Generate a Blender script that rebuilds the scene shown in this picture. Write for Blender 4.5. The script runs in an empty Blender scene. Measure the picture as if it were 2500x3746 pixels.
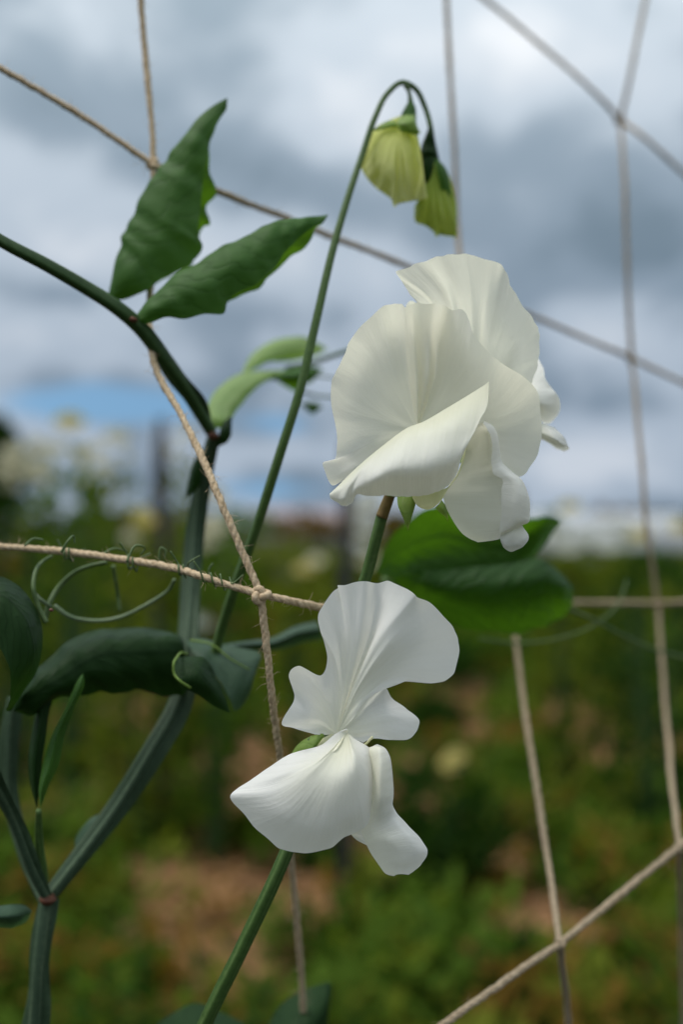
import bpy, math, random
import numpy as np
from mathutils import Vector, Matrix

random.seed(7); rng = np.random.default_rng(11)
sc = bpy.context.scene
C = sc.collection
R = math.radians

# ------------------------------------------------------------------ camera
CAMH = 1.0
PITCH = R(0.64)
FOCUS = 0.229                       # metres to the flowers
cam_d = bpy.data.cameras.new('camera'); cam = bpy.data.objects.new('camera', cam_d); C.objects.link(cam)
cam.location = (0, 0, CAMH); cam.rotation_euler = (R(90) + PITCH, 0, 0)
cam_d.sensor_fit = 'HORIZONTAL'; cam_d.sensor_width = 24; cam_d.lens = 35
cam_d.clip_start = 0.01; cam_d.clip_end = 5000
cam_d.dof.use_dof = True; cam_d.dof.focus_distance = FOCUS - 0.001; cam_d.dof.aperture_fstop = 6.0
cam_d.dof.aperture_blades = 0
sc.camera = cam
sc.render.resolution_x = 684; sc.render.resolution_y = 1024
sc.view_settings.view_transform = 'Standard'; sc.view_settings.look = 'None'
sc.view_settings.gamma = 1; sc.view_settings.use_curve_mapping = False
sc.view_settings.exposure = 0.95
sc.cycles.max_bounces = 6; sc.cycles.diffuse_bounces = 3; sc.cycles.glossy_bounces = 2; sc.cycles.transmission_bounces = 4

# ------------------------------------------------------------------ sky and sun
SUN_EL, SUN_AZ = 60, -100            # azimuth from +Y (view direction) towards +X
w = bpy.data.worlds.new('World'); sc.world = w; w.use_nodes = True
def build_world():
    nt = w.node_tree; N = nt.nodes; L = nt.links
    N.clear()
    out = N.new('ShaderNodeOutputWorld'); bg = N.new('ShaderNodeBackground'); L.new(bg.outputs[0], out.inputs[0])
    bg.inputs['Strength'].default_value = 0.1
    sky = N.new('ShaderNodeTexSky'); sky.sky_type = 'NISHITA'; sky.sun_disc = False
    sky.sun_elevation = R(SUN_EL); sky.sun_rotation = R(SUN_AZ); sky.ozone_density = 0.4; sky.dust_density = 0.6
    tc = N.new('ShaderNodeTexCoord')
    sep = N.new('ShaderNodeSeparateXYZ'); L.new(tc.outputs['Generated'], sep.inputs[0])
    X, Y, Z = sep.outputs
    def m(op, a, b=None, c=None):
        n = N.new('ShaderNodeMath'); n.operation = op
        for i, v in enumerate((a, b, c)):
            if v is None: continue
            if isinstance(v, (int, float)): n.inputs[i].default_value = v
            else: L.new(v, n.inputs[i])
        return n.outputs[0]
    # cloud layer seen in perspective
    den = m('ADD', m('MAXIMUM', Z, 0.0), 0.62)
    comb = N.new('ShaderNodeCombineXYZ')
    L.new(m('DIVIDE', X, den), comb.inputs[0]); L.new(m('DIVIDE', Y, den), comb.inputs[1])
    def noise(scale, detail, off, rough=0.5, dist=0.3):
        mp = N.new('ShaderNodeMapping'); mp.inputs['Location'].default_value = off
        L.new(comb.outputs[0], mp.inputs[0])
        n = N.new('ShaderNodeTexNoise'); n.inputs['Scale'].default_value = scale; n.inputs['Detail'].default_value = detail
        n.inputs['Roughness'].default_value = rough; n.inputs['Distortion'].default_value = dist
        L.new(mp.outputs[0], n.inputs[0]); return n.outputs[0]
    n1 = noise(3.0, 4, (3.1, 0.7, 0), 0.5)
    n2 = noise(7.0, 5, (8.4, 5.1, 0), 0.55)
    val = m('ADD', m('MULTIPLY', m('SUBTRACT', n1, 0.5), 1.3), m('MULTIPLY', m('SUBTRACT', n2, 0.5), 1.25))
    val = m('ADD', val, 0.52)
    # broad banks of light and dark cloud
    K = 0.6857 / 1568
    def bank(px, py, sx, sy, amp, rot=0.0):
        nonlocal val
        x0, z0 = (px - 784) * K, (1200 - py) * K
        nn = math.sqrt(1 + x0 * x0 + z0 * z0); x0 /= nn; z0 /= nn
        sx *= K; sy *= K
        dx = m('SUBTRACT', X, x0); dz = m('SUBTRACT', Z, z0)
        c, s = math.cos(rot), math.sin(rot)
        u = m('ADD', m('MULTIPLY', dx, c / sx), m('MULTIPLY', dz, s / sx))
        v = m('ADD', m('MULTIPLY', dx, -s / sy), m('MULTIPLY', dz, c / sy))
        g = m('EXPONENT', m('MULTIPLY', m('ADD', m('MULTIPLY', u, u), m('MULTIPLY', v, v)), -1.0))
        return m('MULTIPLY', g, amp)
    for b in [(900, 90, 420, 120, .22, 0), (740, 175, 220, 60, .10, R(-32)), (540, 40, 200, 110, -.16, 0), (720, 190, 120, 60, -.08, 0), (1380, 130, 260, 130, .22, 0),
              (180, 420, 230, 90, .26, R(-10)), (160, 790, 330, 60, .28, R(-4)), (1500, 790, 260, 70, .26, R(-8)),
              (1350, 1090, 320, 90, .22, 0), (520, 1040, 300, 40, .36, 0), (140, 1020, 200, 40, .3, 0), (420, 560, 160, 60, .12, 0), (60, 560, 110, 70, .12, 0),
              (90, 230, 260, 90, -.30, R(-12)), (1330, 590, 340, 120, -.50, R(-6)), (680, 430, 300, 80, -.32, R(-14)),
              (620, 690, 260, 60, -.28, 0), (60, 660, 200, 40, -.24, 0), (1250, 330, 220, 90, -.20, 0),
              (330, 880, 300, 26, -.14, 0), (1450, 940, 220, 40, -.14, 0), (40, 20, 200, 60, -.06, 0)]:
        val = m('ADD', val, bank(*b))
    ramp = N.new('ShaderNodeValToRGB'); L.new(val, ramp.inputs[0])
    cr = ramp.color_ramp; cr.interpolation = 'EASE'
    cr.elements[0].position = 0.02; cr.elements[0].color = (.78, 1.10, 1.44, 1)
    cr.elements[1].position = 1.0; cr.elements[1].color = (2.95, 3.26, 3.7, 1)
    e = cr.elements.new(0.30); e.color = (1.12, 1.49, 1.92, 1)
    e = cr.elements.new(0.62); e.color = (2.05, 2.46, 2.98, 1)
    # overcast sky gets brighter towards the zenith
    zp = m('POWER', m('MAXIMUM', Z, 0.0), 2.2)
    lv = N.new('ShaderNodeCombineXYZ')
    for i, q in enumerate((4.2, 3.6, 2.8)): L.new(m('ADD', 1.0, m('MULTIPLY', zp, q)), lv.inputs[i])
    sc_ = N.new('ShaderNodeVectorMath'); sc_.operation = 'MULTIPLY'
    L.new(ramp.outputs[0], sc_.inputs[0]); L.new(lv.outputs[0], sc_.inputs[1])
    # gaps of blue low in the sky
    gap = bank(260, 928, 230, 48, 1.1, 0)
    for b in [(650, 975, 110, 30, 0.62, 0), (640, 1120, 170, 34, .62, 0), (160, 1080, 120, 24, .35, 0), (1010, 1050, 200, 40, .3, 0), (1500, 1010, 200, 24, .3, 0)]:
        gap = m('ADD', gap, bank(*b))
    hi = N.new('ShaderNodeCombineXYZ'); L.new(X, hi.inputs[0]); L.new(Y, hi.inputs[1]); L.new(m('ADD', m('ABSOLUTE', Z), 0.55), hi.inputs[2]); L.new(hi.outputs[0], sky.inputs[0])
    gap = m('ADD', gap, m('MULTIPLY', m('SUBTRACT', n2, 0.5), 0.7))
    mr = N.new('ShaderNodeMapRange'); mr.interpolation_type = 'SMOOTHSTEP'
    mr.inputs['From Min'].default_value = 0.22; mr.inputs['From Max'].default_value = 0.72
    L.new(gap, mr.inputs[0])
    mix = N.new('ShaderNodeMix'); mix.data_type = 'RGBA'
    tint = N.new('ShaderNodeVectorMath'); tint.operation = 'MULTIPLY'; tint.inputs[1].default_value = (.84, 1.04, .93); L.new(sky.outputs[0], tint.inputs[0])
    L.new(mr.outputs[0], mix.inputs['Factor']); L.new(sc_.outputs[0], mix.inputs['A']); L.new(tint.outputs[0], mix.inputs['B'])
    L.new(mix.outputs['Result'], bg.inputs['Color'])
build_world()
sun_d = bpy.data.lights.new('sun', 'SUN'); sun_d.energy = 1.05; sun_d.angle = R(24); sun_d.color = (1.0, 0.96, 0.90)
sun = bpy.data.objects.new('sun', sun_d); C.objects.link(sun)
sdir = Vector((math.sin(R(SUN_AZ)) * math.cos(R(SUN_EL)), math.cos(R(SUN_AZ)) * math.cos(R(SUN_EL)), math.sin(R(SUN_EL))))
sun.rotation_euler = (-sdir).to_track_quat('-Z', 'Y').to_euler(); sun.location = (0, 0, 6)

# ------------------------------------------------------------------ helpers
fwd = np.array([0, math.cos(PITCH), math.sin(PITCH)]); upv = np.array([0, -math.sin(PITCH), math.cos(PITCH)]); rgt = np.array([1., 0, 0])
camp = np.array([0, 0, CAMH])
TAN = 24 / 35 / 2500.0
FR = {'n': (0, 0, 1.0), 'd': (0, 0, 2500 / 1568), 1: (1100, 850, 1050 / 1568), 2: (800, 2050, 950 / 1568), 3: (300, 300, 1000 / 1568),
      4: (1200, 250, 600 / 1568), 5: (0, 1100, 1300 / 1568), 6: (0, 2200, 1000 / 1520), 7: (1300, 1700, 1200 / 1378)}
def W(f, x, y, dz=0.0, depth=None):
    """world point from a measured position (sheet f) and a distance: focus plane + dz millimetres, or a depth in metres"""
    ox, oy, s = FR[f]
    nx, ny = ox + x * s, oy + y * s
    if dz > 12: dz = 12 + (dz - 12) * 2.5          # things off the focus plane stand well behind it
    d = depth if depth is not None else FOCUS + dz / 1000.0
    return camp + fwd * d + rgt * ((nx - 1250) * TAN * d) + upv * ((1873 - ny) * TAN * d)
def ground_at(px, py):
    """point of the ground under a measured display position"""
    p = W('d', px, py, depth=1.0) - camp
    t = -CAMH / p[2]
    return camp + p * t

def link(name, me, mat=None, parent=None):
    o = bpy.data.objects.new(name, me); C.objects.link(o)
    if mat is not None and not me.materials: me.materials.append(mat)
    if parent is not None: o.parent = parent
    return o
def tag(o, label=None, cat=None, group=None, kind=None):
    if label: o['label'] = label
    if cat: o['category'] = cat
    if group: o['group'] = group
    if kind: o['kind'] = kind
    return o
def thing(name, label, cat, loc=None, group=None):
    o = bpy.data.objects.new(name, None); C.objects.link(o); o.empty_display_size = 0.01
    if loc is not None: o.location = loc
    return tag(o, label, cat, group)
def part_empty(name, parent):
    o = bpy.data.objects.new(name, None); C.objects.link(o); o.parent = parent; o.empty_display_size = 0.005; return o
def wroot(o):                        # world offset of a thing (parents are only translated)
    v = Vector((0, 0, 0))
    while o is not None: v = v + o.location; o = o.parent
    return np.array(v)

def hermite(P, n, t=None, ts=None):
    P = np.asarray(P, float); k = len(P)
    if k == 1: return np.repeat(P, n, 0)
    if t is None:
        d = np.sqrt(np.maximum(np.linalg.norm(np.diff(P.reshape(k, -1), axis=0), axis=1), 1e-9)) if False else np.maximum(np.linalg.norm(np.diff(P.reshape(k, -1), axis=0), axis=1), 1e-7)
        t = np.concatenate([[0], np.cumsum(d)]); t /= t[-1]
    if ts is None: ts = np.linspace(0, 1, n)
    dt = np.diff(t); sh = (-1,) + (1,) * (P.ndim - 1)
    sl = np.diff(P, axis=0) / dt.reshape(sh)
    mt = np.zeros_like(P); mt[0] = sl[0]; mt[-1] = sl[-1]
    if k > 2:
        wa = (dt[1:] / (dt[:-1] + dt[1:])).reshape(sh); mt[1:-1] = sl[:-1] * wa + sl[1:] * (1 - wa)
    i = np.clip(np.searchsorted(t, ts, side='right') - 1, 0, k - 2)
    h = dt[i].reshape(sh); u = ((ts - t[i]) / dt[i]).reshape(sh)
    u2, u3 = u * u, u * u * u
    return (2*u3 - 3*u2 + 1) * P[i] + (u3 - 2*u2 + u) * h * mt[i] + (-2*u3 + 3*u2) * P[i+1] + (u3 - u2) * h * mt[i+1]

def grid_mesh(name, G, closed_t=False):
    nt, nr = G.shape[:2]
    me = bpy.data.meshes.new(name)
    idx = np.arange(nt * nr).reshape(nt, nr)
    fs = []; uv = []
    T = np.linspace(0, 1, nt + (1 if closed_t else 0)); V = np.linspace(0, 1, nr)
    for a in range(nt if closed_t else nt - 1):
        b = (a + 1) % nt
        for r in range(nr - 1):
            fs.append((idx[a, r], idx[b, r], idx[b, r+1], idx[a, r+1]))
            uv += [T[a], V[r], T[a+1], V[r], T[a+1], V[r+1], T[a], V[r+1]]
    me.from_pydata(G.reshape(-1, 3).tolist(), [], [tuple(int(q) for q in f) for f in fs])
    ul = me.uv_layers.new(name='UVMap'); ul.data.foreach_set('uv', np.array(uv, np.float32))
    me.polygons.foreach_set('use_smooth', [True] * len(me.polygons)); me.update()
    return me

def waves(nt, nr, ft, fr, seed, terms=7):
    r_ = np.random.default_rng(seed)
    t = np.linspace(0, 1, nt)[:, None]; r = np.linspace(0, 1, nr)[None, :]
    o = np.zeros((nt, nr))
    for k in range(terms):
        o += np.sin(2*np.pi*(t * ft * r_.uniform(.4, 1.5) + r * fr * r_.uniform(-1, 1)) + r_.uniform(0, 6.28)) * r_.uniform(.4, 1)
    return o / terms

def sheet(name, rays, mat, parent, f=1, nt=90, nr=40, ruffle=0.25, ft=7, fr=1.2, seed=1, edge=0.10, dz=0.0, power=2.0, fine=0.0, ff=4.5, zc=None, zk=.45):
    """a petal or leaf: rays of measured points (x, y, millimetres behind the focus plane), splined both ways, with relief in mm"""
    if zc is not None: rays = [[(p[0], p[1], zc + (p[2] - zc) * zk) for p in ray] for ray in rays]
    rows = [hermite([W(f, p[0], p[1], (p[2] if len(p) > 2 else 0) + dz) for p in ray], nr) for ray in rays]
    A = np.array(rows)
    tipd = np.sqrt(np.maximum(np.linalg.norm(np.diff(A[:, int(nr * .8)], axis=0), axis=1), 1e-5))
    t = np.concatenate([[0], np.cumsum(tipd)]); t /= t[-1]
    G = hermite(A, nt, t, np.linspace(0, 1, nt))
    gt = np.gradient(G, axis=0); gr = np.gradient(G, axis=1)
    nrm = np.cross(gt, gr); ln = np.linalg.norm(nrm, axis=2, keepdims=True); nrm /= np.maximum(ln, 1e-12)
    # smooth normal near the degenerate base
    prof = (np.linspace(0, 1, nr) ** power)[None, :, None]
    if power == 0: prof = prof * (np.minimum(1, np.minimum(np.linspace(0, 1, nt), np.linspace(1, 0, nt)) * 4) ** 1.3)[:, None, None]   # leaves flatten to their base and tip
    G = G + nrm * prof * (waves(nt, nr, ft, fr, seed)[..., None] * ruffle / 1000)
    if fine: G = G + nrm * prof * (waves(nt, nr, ft * ff, fr * .8, seed + 50)[..., None] * fine / 1000)
    if edge:
        rr = np.random.default_rng(seed + 9)
        j = hermite(rr.normal(0, 1, (max(nt // 3, 4), 1)), nt) * edge / 1000 * .5
        dirr = gr / np.maximum(np.linalg.norm(gr, axis=2, keepdims=True), 1e-12)
        G = G + dirr * (np.linspace(0, 1, nr) ** 6)[None, :, None] * j[:, None, :]
    G = G - wroot(parent)
    return link(name, grid_mesh(name, G), mat, parent)

def frames(P):
    T = np.gradient(P, axis=0); T /= np.maximum(np.linalg.norm(T, axis=1, keepdims=True), 1e-12)
    a = np.array([0.3, 1.0, 0.2]); n = np.cross(T[0], a); n /= np.linalg.norm(n)
    Ns = []
    for k in range(len(P)):
        n = n - T[k] * np.dot(n, T[k]); n /= np.linalg.norm(n); Ns.append(n)
    Ns = np.array(Ns); return T, Ns, np.cross(T, Ns)
def tube_grid(P, rad, ns=10, flat=1.0, ridge=0.0, nrid=4):
    T, A, B = frames(P)
    ang = np.linspace(0, 2*np.pi, ns, endpoint=False)
    prof = 1 + ridge * np.cos(nrid * ang)
    G = P[None] + (np.cos(ang) * prof)[:, None, None] * A[None] * rad[None, :, None] + (np.sin(ang) * prof)[:, None, None] * B[None] * rad[None, :, None] * flat
    return G                           # (ns, n, 3)
def pts(f, L, dz=0.0):
    return [W(f, p[0], p[1], (p[2] if len(p) > 2 else 0) + dz) for p in L]
def tube(name, P, rad_mm, mat, parent, n=60, ns=12, ridge=0.0, nrid=4, caps=True):
    P = hermite(P, n); rr = hermite(np.array(rad_mm, float)[:, None] / 1000, n)[:, 0] if len(rad_mm) > 1 else np.full(n, rad_mm[0] / 1000)
    if caps:
        P = np.concatenate([P[:1], P, P[-1:]]); rr = np.concatenate([[1e-6], rr, [1e-6]])
        T = P[2] - P[1]; P[0] = P[1] - T * 1e-3; T = P[-2] - P[-3]; P[-1] = P[-2] + T * 1e-3
    G = tube_grid(P, rr, ns, ridge=ridge, nrid=nrid) - wroot(parent)
    return link(name, grid_mesh(name, G, True), mat, parent)
def body(name, f, rows, mat, parent, ns=48, n=50, fold=0.0, nf=7, seed=3, dz=0.0):
    """closed round body from rows: (left x, y, right x, y, half depth mm, mid depth mm)"""
    Ls = hermite([W(f, r[0], r[1], r[5] + dz) for r in rows], n); Rs = hermite([W(f, r[2], r[3], r[5] + dz) for r in rows], n)
    dp = hermite(np.array([[r[4] / 1000] for r in rows]), n)
    mid = (Ls + Rs) / 2; half = (Rs - Ls) / 2
    ang = np.linspace(0, 2*np.pi, ns, endpoint=False)
    k = 1 + fold * (np.sin(nf * ang + seed) * .6 + np.sin((nf * 1.7 // 1) * ang + seed * 2) * .4)
    tw = np.linspace(0, 1, n)
    G = []
    for q, a in enumerate(ang):
        kk = 1 + fold * (np.sin(nf * (a + tw * 1.1) + seed) * .6 + np.sin(int(nf * 1.7) * (a - tw * .7) + seed * 2) * .4) * np.minimum(1, tw * 1.6)
        G.append(mid + half * (np.cos(a) * kk)[:, None] + fwd[None] * (dp * (np.sin(a) * kk)[:, None]))
    G = np.array(G) - wroot(parent)
    return link(name, grid_mesh(name, G, True), mat, parent)

# ------------------------------------------------------------------ materials
def newmat(name):
    mt = bpy.data.materials.new(name); mt.use_nodes = True; nt = mt.node_tree; nt.nodes.clear(); return mt, nt, nt.nodes, nt.links
def mathn(N, L, op, a, b=None, c=None):
    n = N.new('ShaderNodeMath'); n.operation = op
    for i, v in enumerate((a, b, c)):
        if v is None: continue
        if isinstance(v, (int, float)): n.inputs[i].default_value = v
        else: L.new(v, n.inputs[i])
    return n.outputs[0]
def ramp_n(N, L, src, stops):
    r = N.new('ShaderNodeValToRGB'); L.new(src, r.inputs[0]); cr = r.color_ramp
    cr.elements[0].position, cr.elements[0].color = stops[0][0], stops[0][1] + (1,)
    cr.elements[1].position, cr.elements[1].color = stops[-1][0], stops[-1][1] + (1,)
    for p, c in stops[1:-1]: e = cr.elements.new(p); e.color = c + (1,)
    return r.outputs[0]
def uvnoise(N, L, su, sv, scale=1.0, detail=3):
    tc = N.new('ShaderNodeTexCoord'); mp = N.new('ShaderNodeMapping'); mp.inputs['Scale'].default_value = (su, sv, 1)
    L.new(tc.outputs['UV'], mp.inputs[0]); n = N.new('ShaderNodeTexNoise'); n.inputs['Scale'].default_value = scale; n.inputs['Detail'].default_value = detail
    L.new(mp.outputs[0], n.inputs[0]); return n.outputs[0]
def objnoise(N, L, scale, detail=3, rough=.55, coord='Object', stretch=None):
    tc = N.new('ShaderNodeTexCoord'); src = tc.outputs[coord]
    if stretch:
        mp = N.new('ShaderNodeMapping'); mp.inputs['Scale'].default_value = stretch; L.new(src, mp.inputs[0]); src = mp.outputs[0]
    n = N.new('ShaderNodeTexNoise'); n.inputs['Scale'].default_value = scale; n.inputs['Detail'].default_value = detail; n.inputs['Roughness'].default_value = rough
    L.new(src, n.inputs[0]); return n.outputs[0]

def petal_mat(name, base, tip, trans, veins=95, bump=0.30, tw=0.36, k0=.12, k1=.75):
    mt, nt, N, L = newmat(name)
    out = N.new('ShaderNodeOutputMaterial')
    tc = N.new('ShaderNodeTexCoord'); sp = N.new('ShaderNodeSeparateXYZ'); L.new(tc.outputs['UV'], sp.inputs[0])
    v = uvnoise(N, L, veins, 2.2); v3 = uvnoise(N, L, 20, 2.6, 1.0, 5); v2 = objnoise(N, L, 900, 4)
    grad = mathn(N, L, 'ADD', sp.outputs[1], mathn(N, L, 'MULTIPLY', mathn(N, L, 'SUBTRACT', v, 0.5), 0.25))
    col = ramp_n(N, L, grad, [(k0, base), (k1, tip)])
    vv = mathn(N, L, 'ADD', 0.90, mathn(N, L, 'ADD', mathn(N, L, 'MULTIPLY', v, 0.10), mathn(N, L, 'MULTIPLY', v3, 0.10)))
    hs = N.new('ShaderNodeVectorMath'); hs.operation = 'SCALE'; L.new(col, hs.inputs[0]); L.new(vv, hs.inputs['Scale'])
    bp = N.new('ShaderNodeBump'); bp.inputs['Strength'].default_value = bump; bp.inputs['Distance'].default_value = 0.0006
    h = mathn(N, L, 'ADD', mathn(N, L, 'MULTIPLY', v3, 2.2), mathn(N, L, 'ADD', mathn(N, L, 'MULTIPLY', v, 0.8), mathn(N, L, 'MULTIPLY', v2, 0.45))); L.new(mathn(N, L, 'MULTIPLY', h, mathn(N, L, 'MINIMUM', mathn(N, L, 'MULTIPLY', sp.outputs[1], 1.6), 1.0)), bp.inputs['Height'])
    p = N.new('ShaderNodeBsdfPrincipled'); L.new(hs.outputs[0], p.inputs['Base Color']); p.inputs['Roughness'].default_value = 0.6
    p.inputs['Specular IOR Level'].default_value = 0.22; L.new(bp.outputs[0], p.inputs['Normal'])
    p.inputs['Sheen Weight'].default_value = 0.15; p.inputs['Sheen Roughness'].default_value = 0.5
    t = N.new('ShaderNodeBsdfTranslucent'); t.inputs['Color'].default_value = trans + (1,); L.new(bp.outputs[0], t.inputs['Normal'])
    mx = N.new('ShaderNodeMixShader'); mx.inputs[0].default_value = tw
    L.new(p.outputs[0], mx.inputs[1]); L.new(t.outputs[0], mx.inputs[2]); L.new(mx.outputs[0], out.inputs[0])
    return mt
def leaf_mat(name, col, col2, trans, rough=0.52, tw=0.25, veins=5, bump=0.3, sheen=0.0, spec=0.3, dist=0.0005):
    mt, nt, N, L = newmat(name)
    out = N.new('ShaderNodeOutputMaterial')
    tc = N.new('ShaderNodeTexCoord'); sp = N.new('ShaderNodeSeparateXYZ'); L.new(tc.outputs['UV'], sp.inputs[0])
    a = mathn(N, L, 'ABSOLUTE', mathn(N, L, 'SUBTRACT', sp.outputs[1], 0.5))
    nz = uvnoise(N, L, 5, 5)
    ph = mathn(N, L, 'ADD', mathn(N, L, 'SUBTRACT', sp.outputs[0], mathn(N, L, 'MULTIPLY', a, 0.55)), mathn(N, L, 'MULTIPLY', nz, 0.30))
    s = mathn(N, L, 'SINE', mathn(N, L, 'MULTIPLY', ph, veins * 6.283))
    vein = mathn(N, L, 'POWER', mathn(N, L, 'ABSOLUTE', s), 0.35)
    mid = mathn(N, L, 'MINIMUM', mathn(N, L, 'MULTIPLY', a, 22.0), 1.0)
    h = mathn(N, L, 'MULTIPLY', vein, mid)
    n2 = objnoise(N, L, 260, 4)
    f = mathn(N, L, 'ADD', mathn(N, L, 'MULTIPLY', h, 0.45), mathn(N, L, 'MULTIPLY', n2, 0.6))
    c = ramp_n(N, L, f, [(0.2, col2), (0.8, col)])
    bp = N.new('ShaderNodeBump'); bp.inputs['Strength'].default_value = bump; bp.inputs['Distance'].default_value = dist; L.new(mathn(N, L, 'ADD', h, mathn(N, L, 'MULTIPLY', n2, .5)), bp.inputs['Height'])
    p = N.new('ShaderNodeBsdfPrincipled'); L.new(c, p.inputs['Base Color']); p.inputs['Roughness'].default_value = rough; p.inputs['Specular IOR Level'].default_value = spec
    p.inputs['Sheen Weight'].default_value = sheen; L.new(bp.outputs[0], p.inputs['Normal'])
    t = N.new('ShaderNodeBsdfTranslucent'); t.inputs['Color'].default_value = trans + (1,); L.new(bp.outputs[0], t.inputs['Normal'])
    mx = N.new('ShaderNodeMixShader'); mx.inputs[0].default_value = tw
    L.new(p.outputs[0], mx.inputs[1]); L.new(t.outputs[0], mx.inputs[2]); L.new(mx.outputs[0], out.inputs[0])
    return mt
def plain_mat(name, c1, c2, scale=8, rough=.8, bump=0.2, dist=0.002, stretch=None, spec=.3, coord='Object', detail=4, trans=None, tw=.3, lo=.35, hi=.65):
    mt, nt, N, L = newmat(name)
    out = N.new('ShaderNodeOutputMaterial')
    n = objnoise(N, L, scale, detail, .6, coord, stretch)
    c = ramp_n(N, L, n, [(lo, c1), (hi, c2)])
    bp = N.new('ShaderNodeBump'); bp.inputs['Strength'].default_value = bump; bp.inputs['Distance'].default_value = dist; L.new(n, bp.inputs['Height'])
    p = N.new('ShaderNodeBsdfPrincipled'); L.new(c, p.inputs['Base Color']); p.inputs['Roughness'].default_value = rough; p.inputs['Specular IOR Level'].default_value = spec
    L.new(bp.outputs[0], p.inputs['Normal'])
    if trans:
        t = N.new('ShaderNodeBsdfTranslucent'); t.inputs['Color'].default_value = trans + (1,)
        mx = N.new('ShaderNodeMixShader'); mx.inputs[0].default_value = tw
        L.new(p.outputs[0], mx.inputs[1]); L.new(t.outputs[0], mx.inputs[2]); L.new(mx.outputs[0], out.inputs[0])
    else: L.new(p.outputs[0], out.inputs[0])
    return mt

M = {}
M['petal'] = petal_mat('white petal', (.86, .85, .68), (.90, .888, .86), (.90, .88, .77), bump=.2, tw=.4)
M['petal_thin'] = petal_mat('cream petal', (.88, .86, .69), (.90, .885, .83), (.92, .89, .74), veins=110, tw=.54, bump=.22)
M['keel'] = petal_mat('keel petal', (.70, .72, .38), (.82, .80, .58), (.8, .8, .45), veins=20)
M['bud'] = petal_mat('bud petal', (.64, .68, .20), (.78, .79, .40), (.84, .86, .20), veins=9, bump=.55, tw=.5, k0=.05, k1=.9)
M['bud_green'] = petal_mat('young bud petal', (.22, .32, .07), (.48, .55, .12), (.70, .80, .12), veins=9, bump=.55, tw=.46, k0=.2, k1=.8)
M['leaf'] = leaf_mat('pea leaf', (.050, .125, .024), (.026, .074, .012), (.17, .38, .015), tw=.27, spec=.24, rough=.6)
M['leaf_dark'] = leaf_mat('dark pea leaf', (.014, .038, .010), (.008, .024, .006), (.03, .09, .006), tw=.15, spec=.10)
M['leaf_translucent'] = leaf_mat('translucent leaf', (.020, .062, .010), (.012, .040, .006), (.11, .27, .008), tw=.34, spec=.2, bump=.6, dist=.001)  # dark green base with a larger share of translucency than the pea leaf
M['leaf_pale'] = leaf_mat('pale young leaf', (.30, .42, .16), (.20, .32, .10), (.42, .62, .10), tw=.45, veins=5)
M['leaf_blue'] = leaf_mat('glaucous leaf', (.045, .088, .050), (.032, .066, .038), (.07, .16, .04), tw=.2)
M['stem'] = plain_mat('flower stalk', (.048, .100, .024), (.085, .150, .042), 350, .55, .3, .0004, (1, 1, .15), .35)
M['stem_blue'] = plain_mat('winged stem', (.050, .088, .050), (.085, .13, .08), 200, .6, .2, .0005, (1, 1, .2), .3)
M['stem_dark'] = plain_mat('vine stem', (.022, .060, .018), (.045, .10, .035), 250, .5, .2, .0005, (1, 1, .2), .35)
def stem_mat(name, c1, c2, c3, around=7, rough=.55):
    mt, nt, N, L = newmat(name); out = N.new('ShaderNodeOutputMaterial')
    n = uvnoise(N, L, around, .8, 1.0, 4); n2 = objnoise(N, L, 700, 4)
    f = mathn(N, L, 'ADD', mathn(N, L, 'MULTIPLY', n, .75), mathn(N, L, 'MULTIPLY', n2, .25))
    c = ramp_n(N, L, f, [(.36, c1), (.5, c2), (.64, c3)])
    bp = N.new('ShaderNodeBump'); bp.inputs['Strength'].default_value = .35; bp.inputs['Distance'].default_value = .0006; L.new(f, bp.inputs['Height'])
    p = N.new('ShaderNodeBsdfPrincipled'); L.new(c, p.inputs['Base Color']); p.inputs['Roughness'].default_value = rough; p.inputs['Specular IOR Level'].default_value = .28
    L.new(bp.outputs[0], p.inputs['Normal']); L.new(p.outputs[0], out.inputs[0]); return mt
M['stem'] = stem_mat('flower stalk streaked', (.030, .066, .014), (.058, .112, .026), (.11, .17, .055), 9)
M['stem_blue'] = stem_mat('winged stem streaked', (.022, .044, .024), (.044, .076, .042), (.10, .14, .08), 8, .65)
M['stem_dark'] = stem_mat('vine stem streaked', (.016, .042, .010), (.034, .075, .020), (.065, .12, .04), 8)
M['stem_wing'] = stem_mat('stem wing', (.018, .038, .016), (.032, .060, .030), (.060, .095, .050), 3, .6)
M['sepal'] = leaf_mat('sepal', (.21, .31, .07), (.14, .23, .05), (.32, .48, .06), tw=.32, veins=4, bump=.2)
M['red'] = plain_mat('red node', (.07, .022, .014), (.12, .045, .02), 400, .6, .2, .0004)
M['redbrown'] = plain_mat('reddish pedicel', (.13, .095, .03), (.20, .13, .05), 400, .6, .2, .0004)
M['tendril'] = plain_mat('tendril', (.055, .095, .030), (.10, .15, .055), 300, .5, .1, .0003)
M['tendril_pale'] = plain_mat('pale tendril', (.10, .15, .075), (.16, .21, .11), 300, .5, .1, .0003)
M['jute'] = plain_mat('jute', (.40, .29, .18), (.60, .47, .32), 900, .9, .6, .0005, None, .1)
M['jute_grey'] = plain_mat('weathered jute', (.27, .205, .135), (.41, .325, .225), 900, .9, .6, .0005, None, .1)

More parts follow.
